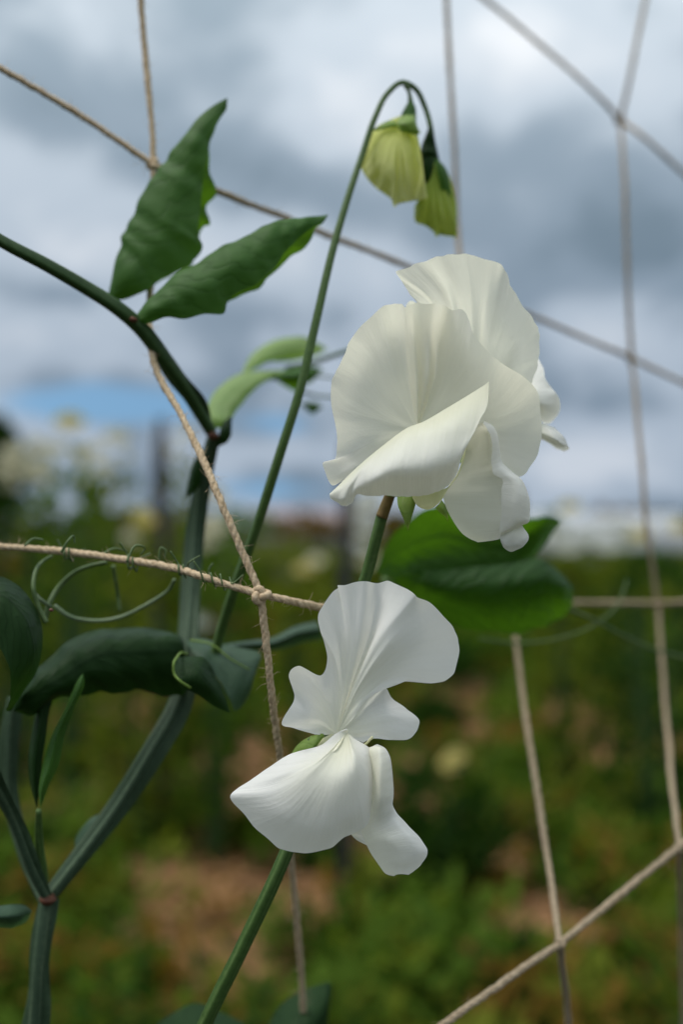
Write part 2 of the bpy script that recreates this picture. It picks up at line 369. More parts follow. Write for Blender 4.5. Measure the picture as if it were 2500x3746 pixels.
# ------------------------------------------------------------------ ground
PATCH = []   # soil patches (world x, y, radius x, radius y)
for px, py, wpx, hpx in [(340, 1660, 130, 70), (600, 1850, 110, 120), (500, 2060, 150, 110), (640, 2150, 140, 90), (1060, 1600, 150, 50), (1400, 1730, 170, 70),
                         (950, 1880, 180, 70), (830, 1990, 120, 60), (1150, 2110, 110, 70), (560, 1760, 120, 60), (400, 2240, 90, 80), (1330, 2200, 90, 60), (210, 1650, 80, 60), (1530, 1560, 60, 24), (700, 1700, 60, 40), (330, 2040, 70, 60), (470, 1780, 70, 50), (1080, 1700, 60, 30), (1230, 1720, 50, 24), (1010, 1830, 90, 40), (1100, 2030, 80, 50), (760, 2090, 60, 60), (560, 2260, 80, 70), (180, 1850, 60, 50), (1300, 1640, 70, 22), (880, 1780, 60, 40)]:
    a = ground_at(px, py); b = ground_at(px + wpx, py); c1 = ground_at(px, py - hpx); c2 = ground_at(px, py + hpx)
    PATCH.append((a[0], a[1], b[0] - a[0], max((c1[1] - c2[1]) / 2, .05)))
def soil(x, y):
    s = 0.0
    for (cx, cy, rx, ry) in PATCH:
        s = max(s, math.exp(-((x - cx) / rx) ** 2 - ((y - cy) / ry) ** 2))
    return s
def build_ground():
    xs = np.concatenate([[-3000, -800, -200, -60, -25], np.linspace(-10, 10, 81), [25, 60, 200, 800, 3000]])
    ys = np.concatenate([[-3000, -300, -60, -15, -4, -1], np.linspace(0, 16, 65), [22, 32, 60, 150, 500, 1500, 4000]])
    V = []; r_ = np.random.default_rng(3)
    for y in ys:
        for x in xs:
            z = 0.0
            if abs(x) <= 10 and 0 <= y <= 16: z = 0.025 * math.sin(x * 3.1 + y * 1.3) + .02 * math.sin(x * 7.3 - y * 5.1) + r_.normal(0, .008)
            V.append((x, y, z))
    nx = len(xs); F = [(j*nx+i, j*nx+i+1, (j+1)*nx+i+1, (j+1)*nx+i) for j in range(len(ys)-1) for i in range(nx-1)]
    me = bpy.data.meshes.new('ground'); me.from_pydata(V, [], F)
    ca = me.color_attributes.new('soil', 'FLOAT_COLOR', 'POINT')
    cols = []
    for v in V:
        s = soil(v[0], v[1]) if abs(v[0]) < 11 and -1 < v[1] < 20 else 0.0
        cols += [s, s, s, 1]
    ca.data.foreach_set('color', cols)
    for p in me.polygons: p.use_smooth = True
    mt, nt, N, L = newmat('garden ground'); out = N.new('ShaderNodeOutputMaterial')
    at = N.new('ShaderNodeAttribute'); at.attribute_name = 'soil'
    n = objnoise(N, L, 9, 6, .65); n2 = objnoise(N, L, 45, 4, .6); n3 = objnoise(N, L, 2.2, 4, .6)
    sc1 = ramp_n(N, L, n2, [(.3, (.045, .022, .010)), (.5, (.15, .070, .028)), (.72, (.28, .145, .065))])
    gr1 = ramp_n(N, L, n, [(.3, (.008, .010, .003)), (.55, (.022, .024, .006)), (.75, (.06, .05, .014))])  # shade in the gaps between plants is put into this near-black ground colour
    f = mathn(N, L, 'ADD', at.outputs['Fac'], mathn(N, L, 'MULTIPLY', mathn(N, L, 'SUBTRACT', n3, .5), .9))
    mr = N.new('ShaderNodeMapRange'); mr.interpolation_type = 'SMOOTHSTEP'; mr.inputs['From Min'].default_value = .16; mr.inputs['From Max'].default_value = .46; L.new(f, mr.inputs[0])
    mx = N.new('ShaderNodeMix'); mx.data_type = 'RGBA'; L.new(mr.outputs[0], mx.inputs['Factor']); L.new(gr1, mx.inputs['A']); L.new(sc1, mx.inputs['B'])
    bp = N.new('ShaderNodeBump'); bp.inputs['Strength'].default_value = .7; bp.inputs['Distance'].default_value = .03; L.new(n2, bp.inputs['Height'])
    p = N.new('ShaderNodeBsdfPrincipled'); p.inputs['Roughness'].default_value = .9; p.inputs['Specular IOR Level'].default_value = .15
    L.new(mx.outputs['Result'], p.inputs['Base Color']); L.new(bp.outputs[0], p.inputs['Normal']); L.new(p.outputs[0], out.inputs[0])
    tag(link('ground', me, mt), 'brown soil and rough green turf of the garden plot', kind='structure')
build_ground()

M['grass'] = plain_mat('grass', (.030, .068, .004), (.08, .12, .010), 1.3, .8, 0, .001, None, .05, 'Object', 3, (.08, .16, .02), .25)
M['clump'] = [plain_mat('low plant %d' % i, a, b, 6, .8, 0, .001, None, .05, 'Object', 3, t, .35) for i, (a, b, t) in enumerate([
    ((.042, .088, .008), (.088, .142, .018), (.12, .22, .012)), ((.011, .033, .004), (.024, .056, .008), (.035, .09, .007)),
    ((.080, .105, .009), (.14, .16, .02), (.18, .23, .014)), ((.11, .065, .010), (.18, .105, .022), (.21, .13, .015))])]
M['bloom_cream'] = plain_mat('cream bloom', (.66, .60, .42), (.78, .74, .60), 60, .7, 0, .001, None, .2, 'Object', 2, (.7, .66, .45), .35)
M['bloom_yellow'] = plain_mat('yellow bloom', (.62, .50, .16), (.70, .60, .28), 60, .7, 0, .001, None, .2, 'Object', 2, (.7, .6, .2), .35)
M['bloom_white'] = plain_mat('white bloom', (.72, .72, .68), (.82, .82, .80), 60, .7, 0, .001, None, .2, 'Object', 2, (.8, .8, .7), .35)
M['post'] = plain_mat('weathered post', (.020, .022, .028), (.045, .044, .046), 30, .85, .5, .004, (1, 1, .1))
M['bark'] = plain_mat('bark', (.05, .035, .025), (.10, .075, .05), 20, .9, .6, .01, (1, 1, .3))

def leaves_mesh(name, n, sample, size, seed, tilt=1.0, aspect=.5):
    """many small bent leaf faces spread through a volume"""
    r_ = np.random.default_rng(seed); V = []; F = []
    for k in range(n):
        p = sample(r_); a = r_.uniform(0, 6.283); el = r_.uniform(-.3, 1.1) * tilt; s = size * r_.uniform(.6, 1.4)
        d = np.array([math.cos(a) * math.cos(el), math.sin(a) * math.cos(el), math.sin(el)])
        sd = np.cross(d, r_.normal(0, 1, 3)); sd /= np.linalg.norm(sd); up = np.cross(sd, d)
        b = len(V)
        V += [p, p + d*s*.5 + sd*s*aspect*.5 - up*s*.05, p + d*s - up*s*.18, p + d*s*.5 - sd*s*aspect*.5 - up*s*.05, p + d*s*.5 + up*s*.08]
        F += [(b, b+1, b+4), (b+1, b+2, b+4), (b+2, b+3, b+4), (b+3, b, b+4)]
    me = bpy.data.meshes.new(name); me.from_pydata([tuple(map(float, v)) for v in V], [], F); return me

def build_grass():
    r_ = np.random.default_rng(21); V = []; F = []
    cnt = 0
    while cnt < 40000:
        y = 1.7 + 12 * r_.random() ** 1.6; x = r_.uniform(-1, 1) * (.55 * y + .3)
        s = soil(x, y) + r_.normal(0, .12) + .28 * math.sin(x * 9.1 + 1.3 * math.sin(y * 4)) * math.sin(y * 6.3 + x * 2)
        if s > .36: 
            cnt += 1; continue
        h = r_.uniform(.03, .11) * (1 + .4 * math.sin(x * 2.2 + y * 1.7)) * (1 if y < 5 else 1.4)
        a = r_.uniform(0, 6.283); wd = r_.uniform(.0025, .005) * (1 + y * .12); l = r_.uniform(.2, .8) * h
        dx, dy = math.cos(a), math.sin(a); b = len(V)
        V += [(x - dy*wd, y + dx*wd, -.02), (x + dy*wd, y - dx*wd, -.02), (x + dx*l*.4 + dy*wd*.7, y + dy*l*.4 - dx*wd*.7, h*.65), (x + dx*l*.4 - dy*wd*.7, y + dy*l*.4 + dx*wd*.7, h*.65), (x + dx*l, y + dy*l, h)]
        F += [(b, b+1, b+2, b+3), (b+3, b+2, b+4)]; cnt += 1
    me = bpy.data.meshes.new('grass'); me.from_pydata(V, [], F)
    tag(link('grass', me, M['grass']), 'short rough green grass between the soil patches', 'grass', kind='stuff')
    # bark and straw litter on the bare soil
    V = []; F = []
    for (cx, cy, rx, ry) in PATCH:
        for k in range(260):
            x = cx + r_.normal(0, .6) * rx; y = cy + r_.normal(0, .6) * ry
            if y < 1.2: continue
            a = r_.uniform(0, 6.283); l = r_.uniform(.01, .035); wd = l * r_.uniform(.2, .5); z = r_.uniform(.02, .045); t = r_.uniform(-.01, .01)
            dx, dy = math.cos(a), math.sin(a); b = len(V)
            V += [(x - dx*l - dy*wd, y - dy*l + dx*wd, z - t), (x - dx*l + dy*wd, y - dy*l - dx*wd, z), (x + dx*l + dy*wd, y + dy*l - dx*wd, z + t), (x + dx*l - dy*wd, y + dy*l + dx*wd, z),
                  (x, y, z + .008)]
            F += [(b, b+1, b+4), (b+1, b+2, b+4), (b+2, b+3, b+4), (b+3, b, b+4)]
    me = bpy.data.meshes.new('bark_litter'); me.from_pydata(V, [], F)
    tag(link('bark_litter', me, plain_mat('bark litter', (.13, .062, .026), (.34, .185, .085), 25, .9, 0)), 'brown bark chips and straw litter on the bare soil', 'litter', kind='stuff')
build_grass()
def ground_cover():
    r_ = np.random.default_rng(77); V = []; F = []; mi = []
    for c in range(760):
        y = 1.7 + 9 * r_.random() ** 1.7; x = r_.uniform(-1, 1) * (.42 * y + .2)
        if soil(x, y) > .55: continue
        rad = r_.uniform(.03, .10) * (1 + .12 * y); hh = r_.uniform(.06, .20) * (1 + .1 * y); mt = int(r_.choice([0, 0, 1, 2, 2, 3], p=[.2, .18, .14, .16, .12, .2]))
        for k in range(34):
            a = r_.uniform(0, 6.283); q = rad * math.sqrt(r_.random()); px, py, pz = x + q * math.cos(a), y + q * math.sin(a), r_.uniform(.2, 1) * hh
            l = r_.uniform(.02, .05) * (1 + .08 * y); w_ = l * .26; b_ = r_.uniform(0, 6.283); dx, dy = math.cos(b_), math.sin(b_); t = r_.uniform(-.2, 1.3) * l; i = len(V)
            V += [(px, py, pz), (px + dx*l*.5 - dy*w_, py + dy*l*.5 + dx*w_, pz + t*.6), (px + dx*l, py + dy*l, pz + t), (px + dx*l*.5 + dy*w_, py + dy*l*.5 - dx*w_, pz + t*.6)]
            F += [(i, i+1, i+2), (i, i+2, i+3)]; mi += [mt, mt]
    me = bpy.data.meshes.new('ground_cover'); me.from_pydata(V, [], F)
    for q in range(4): me.materials.append(M['clump'][q])
    me.polygons.foreach_set('material_index', mi)
    tag(link('ground_cover', me), 'patchy green and ochre weeds covering the plot', 'weeds', kind='stuff')
ground_cover()

# ------------------------------------------------------------------ far background
def ell(rx, ry, rz, cz):
    def s(r_):
        v = r_.normal(0, 1, 3); v /= np.linalg.norm(v); v *= r_.uniform(.45, 1) ** .5
        return np.array([v[0]*rx, v[1]*ry, cz + v[2]*rz])
    return s
def bushy(name, label, cat, loc, rx, h, mat, n, size, seed, group=None, stem=True, blooms=None, cone=False):
    t = thing(name, label, cat, loc, group)
    link('foliage', leaves_mesh('foliage', n, ell(rx, rx, h * .5, h * .52), size, seed), mat, t)
    if stem:
        r_ = np.random.default_rng(seed)
        for k in range(3):
            a = r_.uniform(0, 6.28); P = np.array([[.02*math.cos(a), .02*math.sin(a), 0], [rx*.2*math.cos(a), rx*.2*math.sin(a), h*.4], [rx*.35*math.cos(a), rx*.35*math.sin(a), h*.8]])
            g = tube_grid(hermite(P, 8), np.linspace(.008, .004, 8) * (1 + h), 6); link('stem', grid_mesh('stem', g, True), M['stem_dark'], t)
    return t
def bloom_mesh(size, seed):
    """small sweet pea flower: upright standard and two wings"""
    r_ = np.random.default_rng(seed); V = []; F = []
    for (el, wd, ln, yaw) in [(1.15, 1.0, 1.0, 0), (.1, .55, .75, .5), (.1, .55, .75, -.5)]:
        b = len(V); n = 8
        V.append((0, 0, 0))
        for k in range(n + 1):
            a = -1.25 + 2.5 * k / n
            u, v = math.cos(a) * ln * size, math.sin(a) * wd * size
            V.append((v * math.cos(yaw) + u * math.cos(el) * math.sin(yaw), -u * math.cos(el) * math.cos(yaw) - abs(v) * .25, u * math.sin(el)))
        F += [(b, b + k, b + k + 1) for k in range(1, n + 1)]
    me = bpy.data.meshes.new('bloom'); me.from_pydata(V, [], F); return me
BL = [bloom_mesh(.045, 1), bloom_mesh(.060, 2)]
def add_bloom(t, loc, mat, big=0, yaw=0.0):
    me = BL[big].copy(); me.materials.clear(); o = link('bloom', me, mat, t); o.location = tuple(np.array(loc) - wroot(t)); o.rotation_euler = (0, 0, yaw); return o

# low plants over the plot
def place_low():
    k = 0
    spots = [(120, 2250, 150, 0), (230, 2120, 110, 2), (60, 2000, 120, 1), (330, 1980, 120, 0), (430, 1900, 90, 2), (250, 1780, 110, 1), (480, 1690, 120, 0),
             (640, 1590, 130, 2), (760, 1560, 120, 0), (900, 1600, 100, 0), (1000, 1690, 120, 1), (1180, 1660, 110, 0), (1270, 1600, 110, 2), (1430, 1620, 130, 0),
             (1540, 1660, 90, 1), (1250, 1800, 150, 0), (1420, 1860, 150, 0), (1540, 1820, 120, 1), (1100, 1880, 110, 2), (1350, 1980, 160, 0), (1510, 2010, 140, 0),
             (1020, 2000, 120, 0), (1000, 2180, 130, 0), (850, 2120, 110, 1), (800, 2250, 140, 0), (930, 2300, 150, 0), (1180, 2280, 120, 1), (1400, 2300, 150, 1),
             (1530, 2200, 150, 0), (700, 1950, 90, 1), (300, 2320, 130, 0), (1130, 2100, 80, 3), (1040, 1800, 80, 3), (560, 1960, 90, 2), (750, 2030, 90, 1), (380, 1760, 80, 0), (1480, 2120, 110, 1)]
    where = ['in the bottom left corner right of the thick stem', 'in front of the bare soil right of the vine fork', 'at the left edge behind the vine fork', 'right of the slanting winged stem, mid height', 'left of the lower flower, close to its left wing tip', 'between the two upright stipules and the slanting stem', 'under the tip of the dark lower left leaf',
             'left of the lower flower, behind the downward cord', 'behind the waist of the lower flower', 'right behind the lower flower standard', 'above the buff yellow bloom', 'left of the slanting right cord, upper part', 'just right of the slanting right cord, upper part', 'between the two right hand cords, upper part',
             'at the right edge above the red brown soil', 'crossed by the slanting right cord, mid height', 'right of the slanting right cord, mid height', 'at the right edge above the diagonal cord end', 'right of the lower flower wing', 'below the middle of the slanting right cord', 'at the right edge under the diagonal cord end',
             'right of the hanging wing tip of the lower flower', 'above the diagonal cord, left part', 'below the hanging wing tip', 'in the bottom middle right of the stalk', 'at the bottom beneath the diagonal cord start', 'left of the bottom cord crossing', 'at the bottom right of the cord crossing',
             'in the bottom right corner', 'behind the hanging cord under the lower flower', 'at the bottom left of the flower stalk', 'left of the cord crossing, dry and low', 'beside the buff yellow bloom, dry and low', 'left of the flower stalk below the left wing', 'right of the hanging cord below the flower', 'right of the winged stem, upper part', 'right of the cord crossing, lower part']
    for (px, py, wpx, ci), wh in zip(spots, where):
        g = ground_at(px, py); rx = wpx * .5 * .000437 * g[1]; cn = ['mid green', 'dark green', 'yellow green', 'ochre brown'][ci]
        bushy('low_plant', 'low ' + cn + ' plant ' + wh, 'plant', (g[0], g[1], 0), rx * 1.1, rx * .9 + .05, M['clump'][ci], 150, .05 + rx * .16, 100 + k, 'low plants of the plot', stem=False)
        k += 1
place_low()
# rows of taller plants up to the horizon
def place_rows():
    r_ = np.random.default_rng(5); k = 0
    for (y, hs, n, lab) in [(6.2, .40, 9, 'near'), (8.5, .48, 10, 'middle'), (12.5, .60, 12, 'far')]:
        for i in range(n):
            x = (-.40 + .8 * (i + .5) / n) * y + r_.normal(0, .15); h = hs * r_.uniform(.75, 1.2)
            ci = int(r_.choice([0, 1, 2, 2, 3])) if x < 0 else int(r_.choice([0, 1, 2, 0]))
            od = ['first', 'second', 'third', 'fourth', 'fifth', 'sixth', 'seventh', 'eighth', 'ninth', 'tenth', 'eleventh', 'twelfth'][i]
            bushy('row_plant', 'blurred %s bush, %s from the left in the %s crop row' % (['mid green', 'dark green', 'yellow green', 'ochre'][ci], od, lab), 'plant', (x, y + r_.normal(0, .3), 0), h * .75 + .12, h, M['clump'][ci], 260, .06 + .01 * y, 300 + k,
                  'plants of the %s crop row' % lab, stem=False)
            k += 1
place_rows()
# flowering sweet pea row far left
def pea_plant(px, depth, top_py, label, blooms, seed, mat, group=None, wd=.16):
    x = W('d', px, 1200, depth=depth)[0]; top = W('d', px, top_py, depth=depth)[2]
    t = bushy('flowering_pea_plant', label, 'plant', (x, depth, 0), wd, top * .97, mat, 340, .06, seed, group)
    for (bx, by, mt, big) in blooms: add_bloom(t, W('d', bx, by, depth=depth - .1), M[mt], big, random.uniform(-.8, .8))
    return t
pea_plant(30, 3.6, 1030, 'tall blurred pea plant with cream blooms at the left edge', [(40, 1055, 'bloom_cream', 1), (20, 1090, 'bloom_cream', 1), (60, 1095, 'bloom_cream', 1), (35, 1125, 'bloom_cream', 1)], 501, M['clump'][1])
pea_plant(165, 3.4, 1010, 'tall blurred pea plant topped by a pale yellow bloom', [(163, 985, 'bloom_yellow', 1), (135, 1040, 'bloom_cream', 0), (195, 1062, 'bloom_yellow', 0)], 502, M['clump'][0])
pea_plant(270, 3.9, 1040, 'blurred pea plant with peach cream blooms left of the dark stake', [(272, 1018, 'bloom_cream', 1), (300, 1060, 'bloom_cream', 0), (245, 1080, 'bloom_cream', 0)], 503, M['clump'][2])
pea_plant(330, 2.9, 1190, 'short blurred pea plant with one pale yellow round bloom', [(345, 1208, 'bloom_yellow', 1), (310, 1250, 'bloom_cream', 0)], 504, M['clump'][2])
pea_plant(490, 2.9, 1180, 'blurred pea plant with pale blooms behind the winged stem', [(490, 1225, 'bloom_cream', 1), (470, 1260, 'bloom_cream', 0), (505, 1150, 'bloom_cream', 0), (466, 1440, 'bloom_white', 0)], 505, M['clump'][0])
pea_plant(700, 3.2, 1270, 'blurred pea plant with buff blooms left of the black post', [(700, 1318, 'bloom_yellow', 0), (715, 1300, 'bloom_cream', 0)], 506, M['clump'][2])
pea_plant(420, 4.4, 1020, 'thin blurred pea plant with pink cream bloom right of the stake', [(425, 1005, 'bloom_cream', 0), (395, 1045, 'bloom_cream', 0)], 507, M['clump'][2], wd=.10)
pea_plant(1010, 2.6, 1740, 'low blurred plant with one buff yellow bloom right of the lower flower', [(1022, 1762, 'bloom_yellow', 1)], 508, M['clump'][1])
pea_plant(1500, 3.0, 1215, 'dark green blurred bush behind the right hand cord', [(1475, 1240, 'bloom_yellow', 0), (1545, 1225, 'bloom_yellow', 0)], 509, M['clump'][1], wd=.20)
pea_plant(1300, 3.6, 1180, 'blurred pea plant with yellow and white blooms above the right leaf', [(1310, 1175, 'bloom_yellow', 0), (1275, 1255, 'bloom_white', 1), (1310, 1270, 'bloom_white', 1), (1350, 1245, 'bloom_white', 1), (1240, 1250, 'bloom_white', 1), (1400, 1265, 'bloom_white', 1)], 510, M['clump'][2], wd=.12)
pea_plant(1430, 4.2, 1220, 'pale blurred pea plant with white blooms beside the dark bush', [(1420, 1225, 'bloom_white', 1), (1450, 1260, 'bloom_white', 0), (1395, 1215, 'bloom_white', 0)], 511, M['clump'][2], wd=.12)

pea_plant(845, 3.2, 1200, 'pale blurred pea plant with white blooms right of the dark upright stake', [(838, 1185, 'bloom_white', 1), (852, 1225, 'bloom_white', 1), (836, 1265, 'bloom_white', 0), (856, 1165, 'bloom_white', 1), (842, 1300, 'bloom_cream', 0)], 512, M['clump'][2], wd=.08)
pea_plant(95, 4.3, 1050, 'blurred pea plant with a spray of cream blooms near the left edge', [(90, 1035, 'bloom_cream', 1), (110, 1070, 'bloom_cream', 1), (75, 1080, 'bloom_yellow', 0), (100, 1110, 'bloom_cream', 1), (125, 1095, 'bloom_white', 0)], 513, M['clump'][2], wd=.12)
pea_plant(225, 4.6, 1060, 'blurred pea plant with cream blooms behind the yellow topped one', [(215, 1045, 'bloom_cream', 1), (235, 1085, 'bloom_cream', 1), (205, 1110, 'bloom_yellow', 0), (250, 1120, 'bloom_cream', 0)], 514, M['clump'][0], wd=.12)
def stake(px, depth, top_py, wmm, label, lean=0.0):
    x = W('d', px, 1200, depth=depth)[0]; top = W('d', px, top_py, depth=depth)[2]
    t = thing('garden_stake', label, 'stake', (x, depth, 0))
    hw = wmm / 2000
    P = np.array([[0, 0, -.2], [lean*.5, 0, top*.5], [lean, 0, top - .03], [lean, 0, top]]); Pn = hermite(P, 14); rr = np.full(14, hw); rr[-1] = hw * .55
    Pn = np.concatenate([Pn, Pn[-1:] + [[0, 0, 1e-4]]]); rr = np.append(rr, 1e-5)
    link('pole', grid_mesh('pole', tube_grid(Pn, rr, 12), True), M['post'], t)
    Pw = np.array([[lean*.8 + hw*1.06*math.cos(a), hw*1.06*math.sin(a), top*.8 + .004*a] for a in np.linspace(0, 12.5, 40)])
    link('wire_tie', grid_mesh('wire_tie', tube_grid(Pw, np.full(40, .0015), 6), True), M['jute_grey'], t)
    return t
stake(795, 2.6, 1010, 36, 'dark upright stake between the two flowers, behind')
stake(368, 3.0, 960, 46, 'dark slate stake standing among blooms at left')
stake(1192, 7.0, 1120, 50, 'far thin stake hidden behind the upper flower')

def house():
    t = thing('farm_shed', 'low shed with dull mauve roof on the far horizon', 'shed', tuple(W('d', 700, 1200, depth=60) * [1, 1, 0]))
    M['wall'] = plain_mat('shed wall', (.30, .28, .27), (.40, .38, .36), 3, .9, .1); M['roof'] = plain_mat('mauve roof', (.24, .19, .21), (.30, .25, .27), 3, .7, .1)
    M['pane'] = plain_mat('pane', (.05, .06, .07), (.08, .09, .10), 3, .2, 0)
    def boxm(n, x0, x1, y0, y1, z0, z1, mt):
        V = [(x, y, z) for z in (z0, z1) for y in (y0, y1) for x in (x0, x1)]
        me = bpy.data.meshes.new(n); me.from_pydata(V, [], [(0,1,5,4),(1,3,7,5),(3,2,6,7),(2,0,4,6),(4,5,7,6),(0,2,3,1)]); return link(n, me, mt, t)
    boxm('wall', -3, 3, 0, 4, 0, 1.2, M['wall'])
    V = [(-3.3,-.3,1.15),(3.3,-.3,1.15),(3.3,4.3,1.15),(-3.3,4.3,1.15),(-3.3,2,1.9),(3.3,2,1.9)]
    me = bpy.data.meshes.new('roof'); me.from_pydata(V, [], [(0,1,5,4),(2,3,4,5),(0,4,3),(1,2,5),(0,3,2,1)]); link('roof', me, M['roof'], t)
    boxm('window', -1.8, -.8, -.05, 0.02, .5, 1.0, M['pane']); boxm('door', .6, 1.5, -.05, .02, .02, 1.1, M['pane'])
house()
def tunnel():
    loc = W('d', 1300, 1200, depth=38) * [1, 1, 0]
    t = thing('polytunnel', 'long white polytunnel blurred on the horizon at right', 'polytunnel', tuple(loc))
    mt = plain_mat('white film', (.34, .36, .38), (.42, .43, .45), 1.5, .4, .05); mp = plain_mat('hoop', (.25, .26, .27), (.32, .33, .34), 9, .5, 0)
    a = np.linspace(0, math.pi, 20)
    G = np.array([[[x, -1.2 * math.cos(q) * 1.3 + 0, 1.35 * math.sin(q) ** .8] for q in a] for x in np.linspace(-4.2, 4.2, 15)])
    link('cover', grid_mesh('cover', G), mt, t)
    for x in np.linspace(-4.2, 4.2, 8):
        P = np.array([[x, -1.58 * math.cos(q), 1.37 * math.sin(q) ** .8] for q in a]); link('hoop', grid_mesh('hoop', tube_grid(P, np.full(20, .03), 6), True), mp, t)
tunnel()
def tree(px, depth, wpx, top_py, label, seed):
    x = W('d', px, 1200, depth=depth)[0]; top = W('d', px, top_py, depth=depth)[2]; rx = wpx * .000437 * depth / 2
    t = thing('tree', label, 'tree', (x, depth, 0))
    link('crown', leaves_mesh('crown', 1500, ell(rx, rx, top * .36, top * .62), .45, seed, 1.0, .6), M['clump'][1], t)
    P = np.array([[0, 0, -.1], [.1, 0, top*.35], [.05, .1, top*.8]]); tr = link('trunk', grid_mesh('trunk', tube_grid(hermite(P, 10), np.linspace(.28, .06, 10), 8), True), M['bark'], t)
    for k in range(5):
        a_ = k * 1.3; P = np.array([[.08, .02, top*(.3 + .07*k)], [rx*.35*math.cos(a_), rx*.35*math.sin(a_), top*(.45+.07*k)], [rx*.7*math.cos(a_), rx*.7*math.sin(a_), top*(.52+.07*k)]])
        link('limb', grid_mesh('limb', tube_grid(hermite(P, 8), np.linspace(.10, .03, 8), 6), True), M['bark'], tr)
tree(-18, 30, 120, 960, 'dark tree cut by the left edge of the picture', 601)
tree(1560, 45, 160, 1190, 'far dark tree beyond the bush at the right edge', 602)
def hedge():
    r_ = np.random.default_rng(9)
    for i in range(16):
        x = -26 + i * 3.4 + r_.normal(0, .4)
        bushy('hedge_bush', 'distant blurred hedge bush along the horizon', 'bush', (x, 55 + r_.normal(0, 2), 0), 2.2, r_.uniform(1.2, 1.7), M['clump'][int(r_.choice([0, 1, 3]))], 220, .5, 700 + i, 'hedge bushes along the horizon', stem=False)
hedge()

# ------------------------------------------------------------------ jute netting
net = thing('jute_netting', 'tan twisted jute trellis netting with large knotted meshes', 'netting', tuple(W('d', 598, 1365, 10)))
def cord(L, mat='jute', n=None, fuzz=1.0, r=.74):
    P0 = np.array(pts('d', L)); ln = np.linalg.norm(np.diff(P0, axis=0), axis=1).sum()
    n = n or int(max(40, ln / .0006)); P = hermite(P0, n)
    r = r * (1.08 if mat == 'jute_grey' else .95); T, A, B = frames(P); s = np.linspace(0, ln, n); ph = 2*np.pi*s / .0062
    rr = np.random.default_rng(int(abs(L[0][0]) + abs(L[-1][1]) * 7)); VS = []; FS = []
    def addg(G):
        b = len(VS); a_, m_ = G.shape[:2]
        VS.extend((G.reshape(-1, 3) - wroot(net)).tolist())
        for i in range(a_):
            j = (i + 1) % a_
            for k in range(m_ - 1): FS.append((b+i*m_+k, b+j*m_+k, b+j*m_+k+1, b+i*m_+k+1))
    wob = hermite(rr.normal(0, 1, (max(6, n // 18), 3)), n) * .00010
    P = P + wob
    for st in range(3):
        q = ph + st * 2.094
        Q = P + A * (np.cos(q) * .00027)[:, None] + B * (np.sin(q) * .00027)[:, None]
        rad = (r / 1000) * (1 + .10 * hermite(rr.normal(0, 1, (max(6, n // 8), 1)), n)[:, 0])
        addg(tube_grid(Q, np.maximum(rad, .0003), 7))
    for k in range(int(ln * 1000 * .9 * fuzz)):          # loose fibres
        i = rr.integers(0, n); d = rr.normal(0, 1, 3); d /= np.linalg.norm(d); l = rr.uniform(.0012, .0034)
        d2 = d + T[i] * rr.uniform(-1.5, 1.5); d2 /= np.linalg.norm(d2); b0 = P[i] + d * .0007; b1 = b0 + d2 * l * .6; b2 = b1 + (d2 + rr.normal(0, .5, 3)) * l * .5
        addg(tube_grid(np.array([b0, b1, b2]), np.array([.00006, .00005, .00002]), 3))
    me = bpy.data.meshes.new('cord'); me.from_pydata(VS, [], FS); me.polygons.foreach_set('use_smooth', [True] * len(FS)); me.update()
    link('cord', me, M[mat], net)
def knot(x, y, dz, mat='jute', s=1.0):
    c = W('d', x, y, dz); VS = []; FS = []
    u = np.linspace(0, 2*np.pi, 90)
    P = np.stack([(np.sin(u) + 2*np.sin(2*u)) * .62, (-np.sin(3*u)) * .8, (np.cos(u) - 2*np.cos(2*u)) * .72], 1) * .00075 * s
    P = P @ np.array(Matrix.Rotation(.6 + x, 3, 'Y') @ Matrix.Rotation(.4, 3, 'X'))
    G = tube_grid(np.concatenate([P[:-1], P[:1]]) + c, np.full(90, .00085 * s), 8) - wroot(net)
    link('knot', grid_mesh('knot', G, True), M[mat], net)
K1, K2, K3, K4, K5, K6 = (598, 1365, 10), (352, 378, 32), (1450, 822, 98), (1424, 278, 104), (1285, 2165, 30), (1510, 1385, 92)
KA, KB = (1062, 664, 70), (1176, 1390, 70)
cord([(-90, 112, 28), (0, 158, 28), (150, 245, 30), K2])
cord([(318, -70, 34), (330, 80, 34), (346, 250, 33), K2])
cord([K2, (349, 600, 30), (345, 745, 26), (358, 845, 22), (420, 960, 18), (505, 1145, 13), K1])
cord([K2, (500, 440, 36), (650, 498, 44), (800, 558, 52), (940, 612, 61), KA], 'jute_grey')
cord([KA, (1230, 728, 81), (1340, 775, 87), K3], 'jute_grey', fuzz=.2)
cord([K3, (1568, 878, 98), (1660, 920, 103)], 'jute_grey', fuzz=.2)
cord([K4, (1432, 380, 97), (1440, 600, 95), K3], 'jute_grey', fuzz=.2)
cord([K4, (1450, 160, 101), (1482, 0, 103), (1498, -80, 105)], 'jute_grey', fuzz=.2)
cord([K4, (1390, 238, 98), (1250, 112, 97), (1110, -2, 96), (1020, -78, 95)], 'jute_grey', fuzz=.2)
cord([K4, (1480, 318, 100), (1568, 396, 102), (1650, 470, 105)], 'jute_grey', fuzz=.2)
cord([K3, (1468, 1000, 91), (1484, 1200, 89), K6], 'jute_grey', fuzz=.2)
cord([(1022, -80, 76), (1030, 100, 76), (1041, 300, 76), (1050, 520, 76), KA], 'jute_grey', fuzz=.2)
cord([KA, (1100, 900, 76), (1140, 1150, 76), KB], 'jute_grey', fuzz=.2)
cord([KB, (1195, 1560, 64), (1238, 1850, 48), K5], 'jute_grey', fuzz=.2)
cord([K5, (1300, 2300, 40), (1312, 2440, 46)], 'jute_grey', fuzz=.2)
cord([KB, (1320, 1383, 81), K6], 'jute_grey', fuzz=.2)
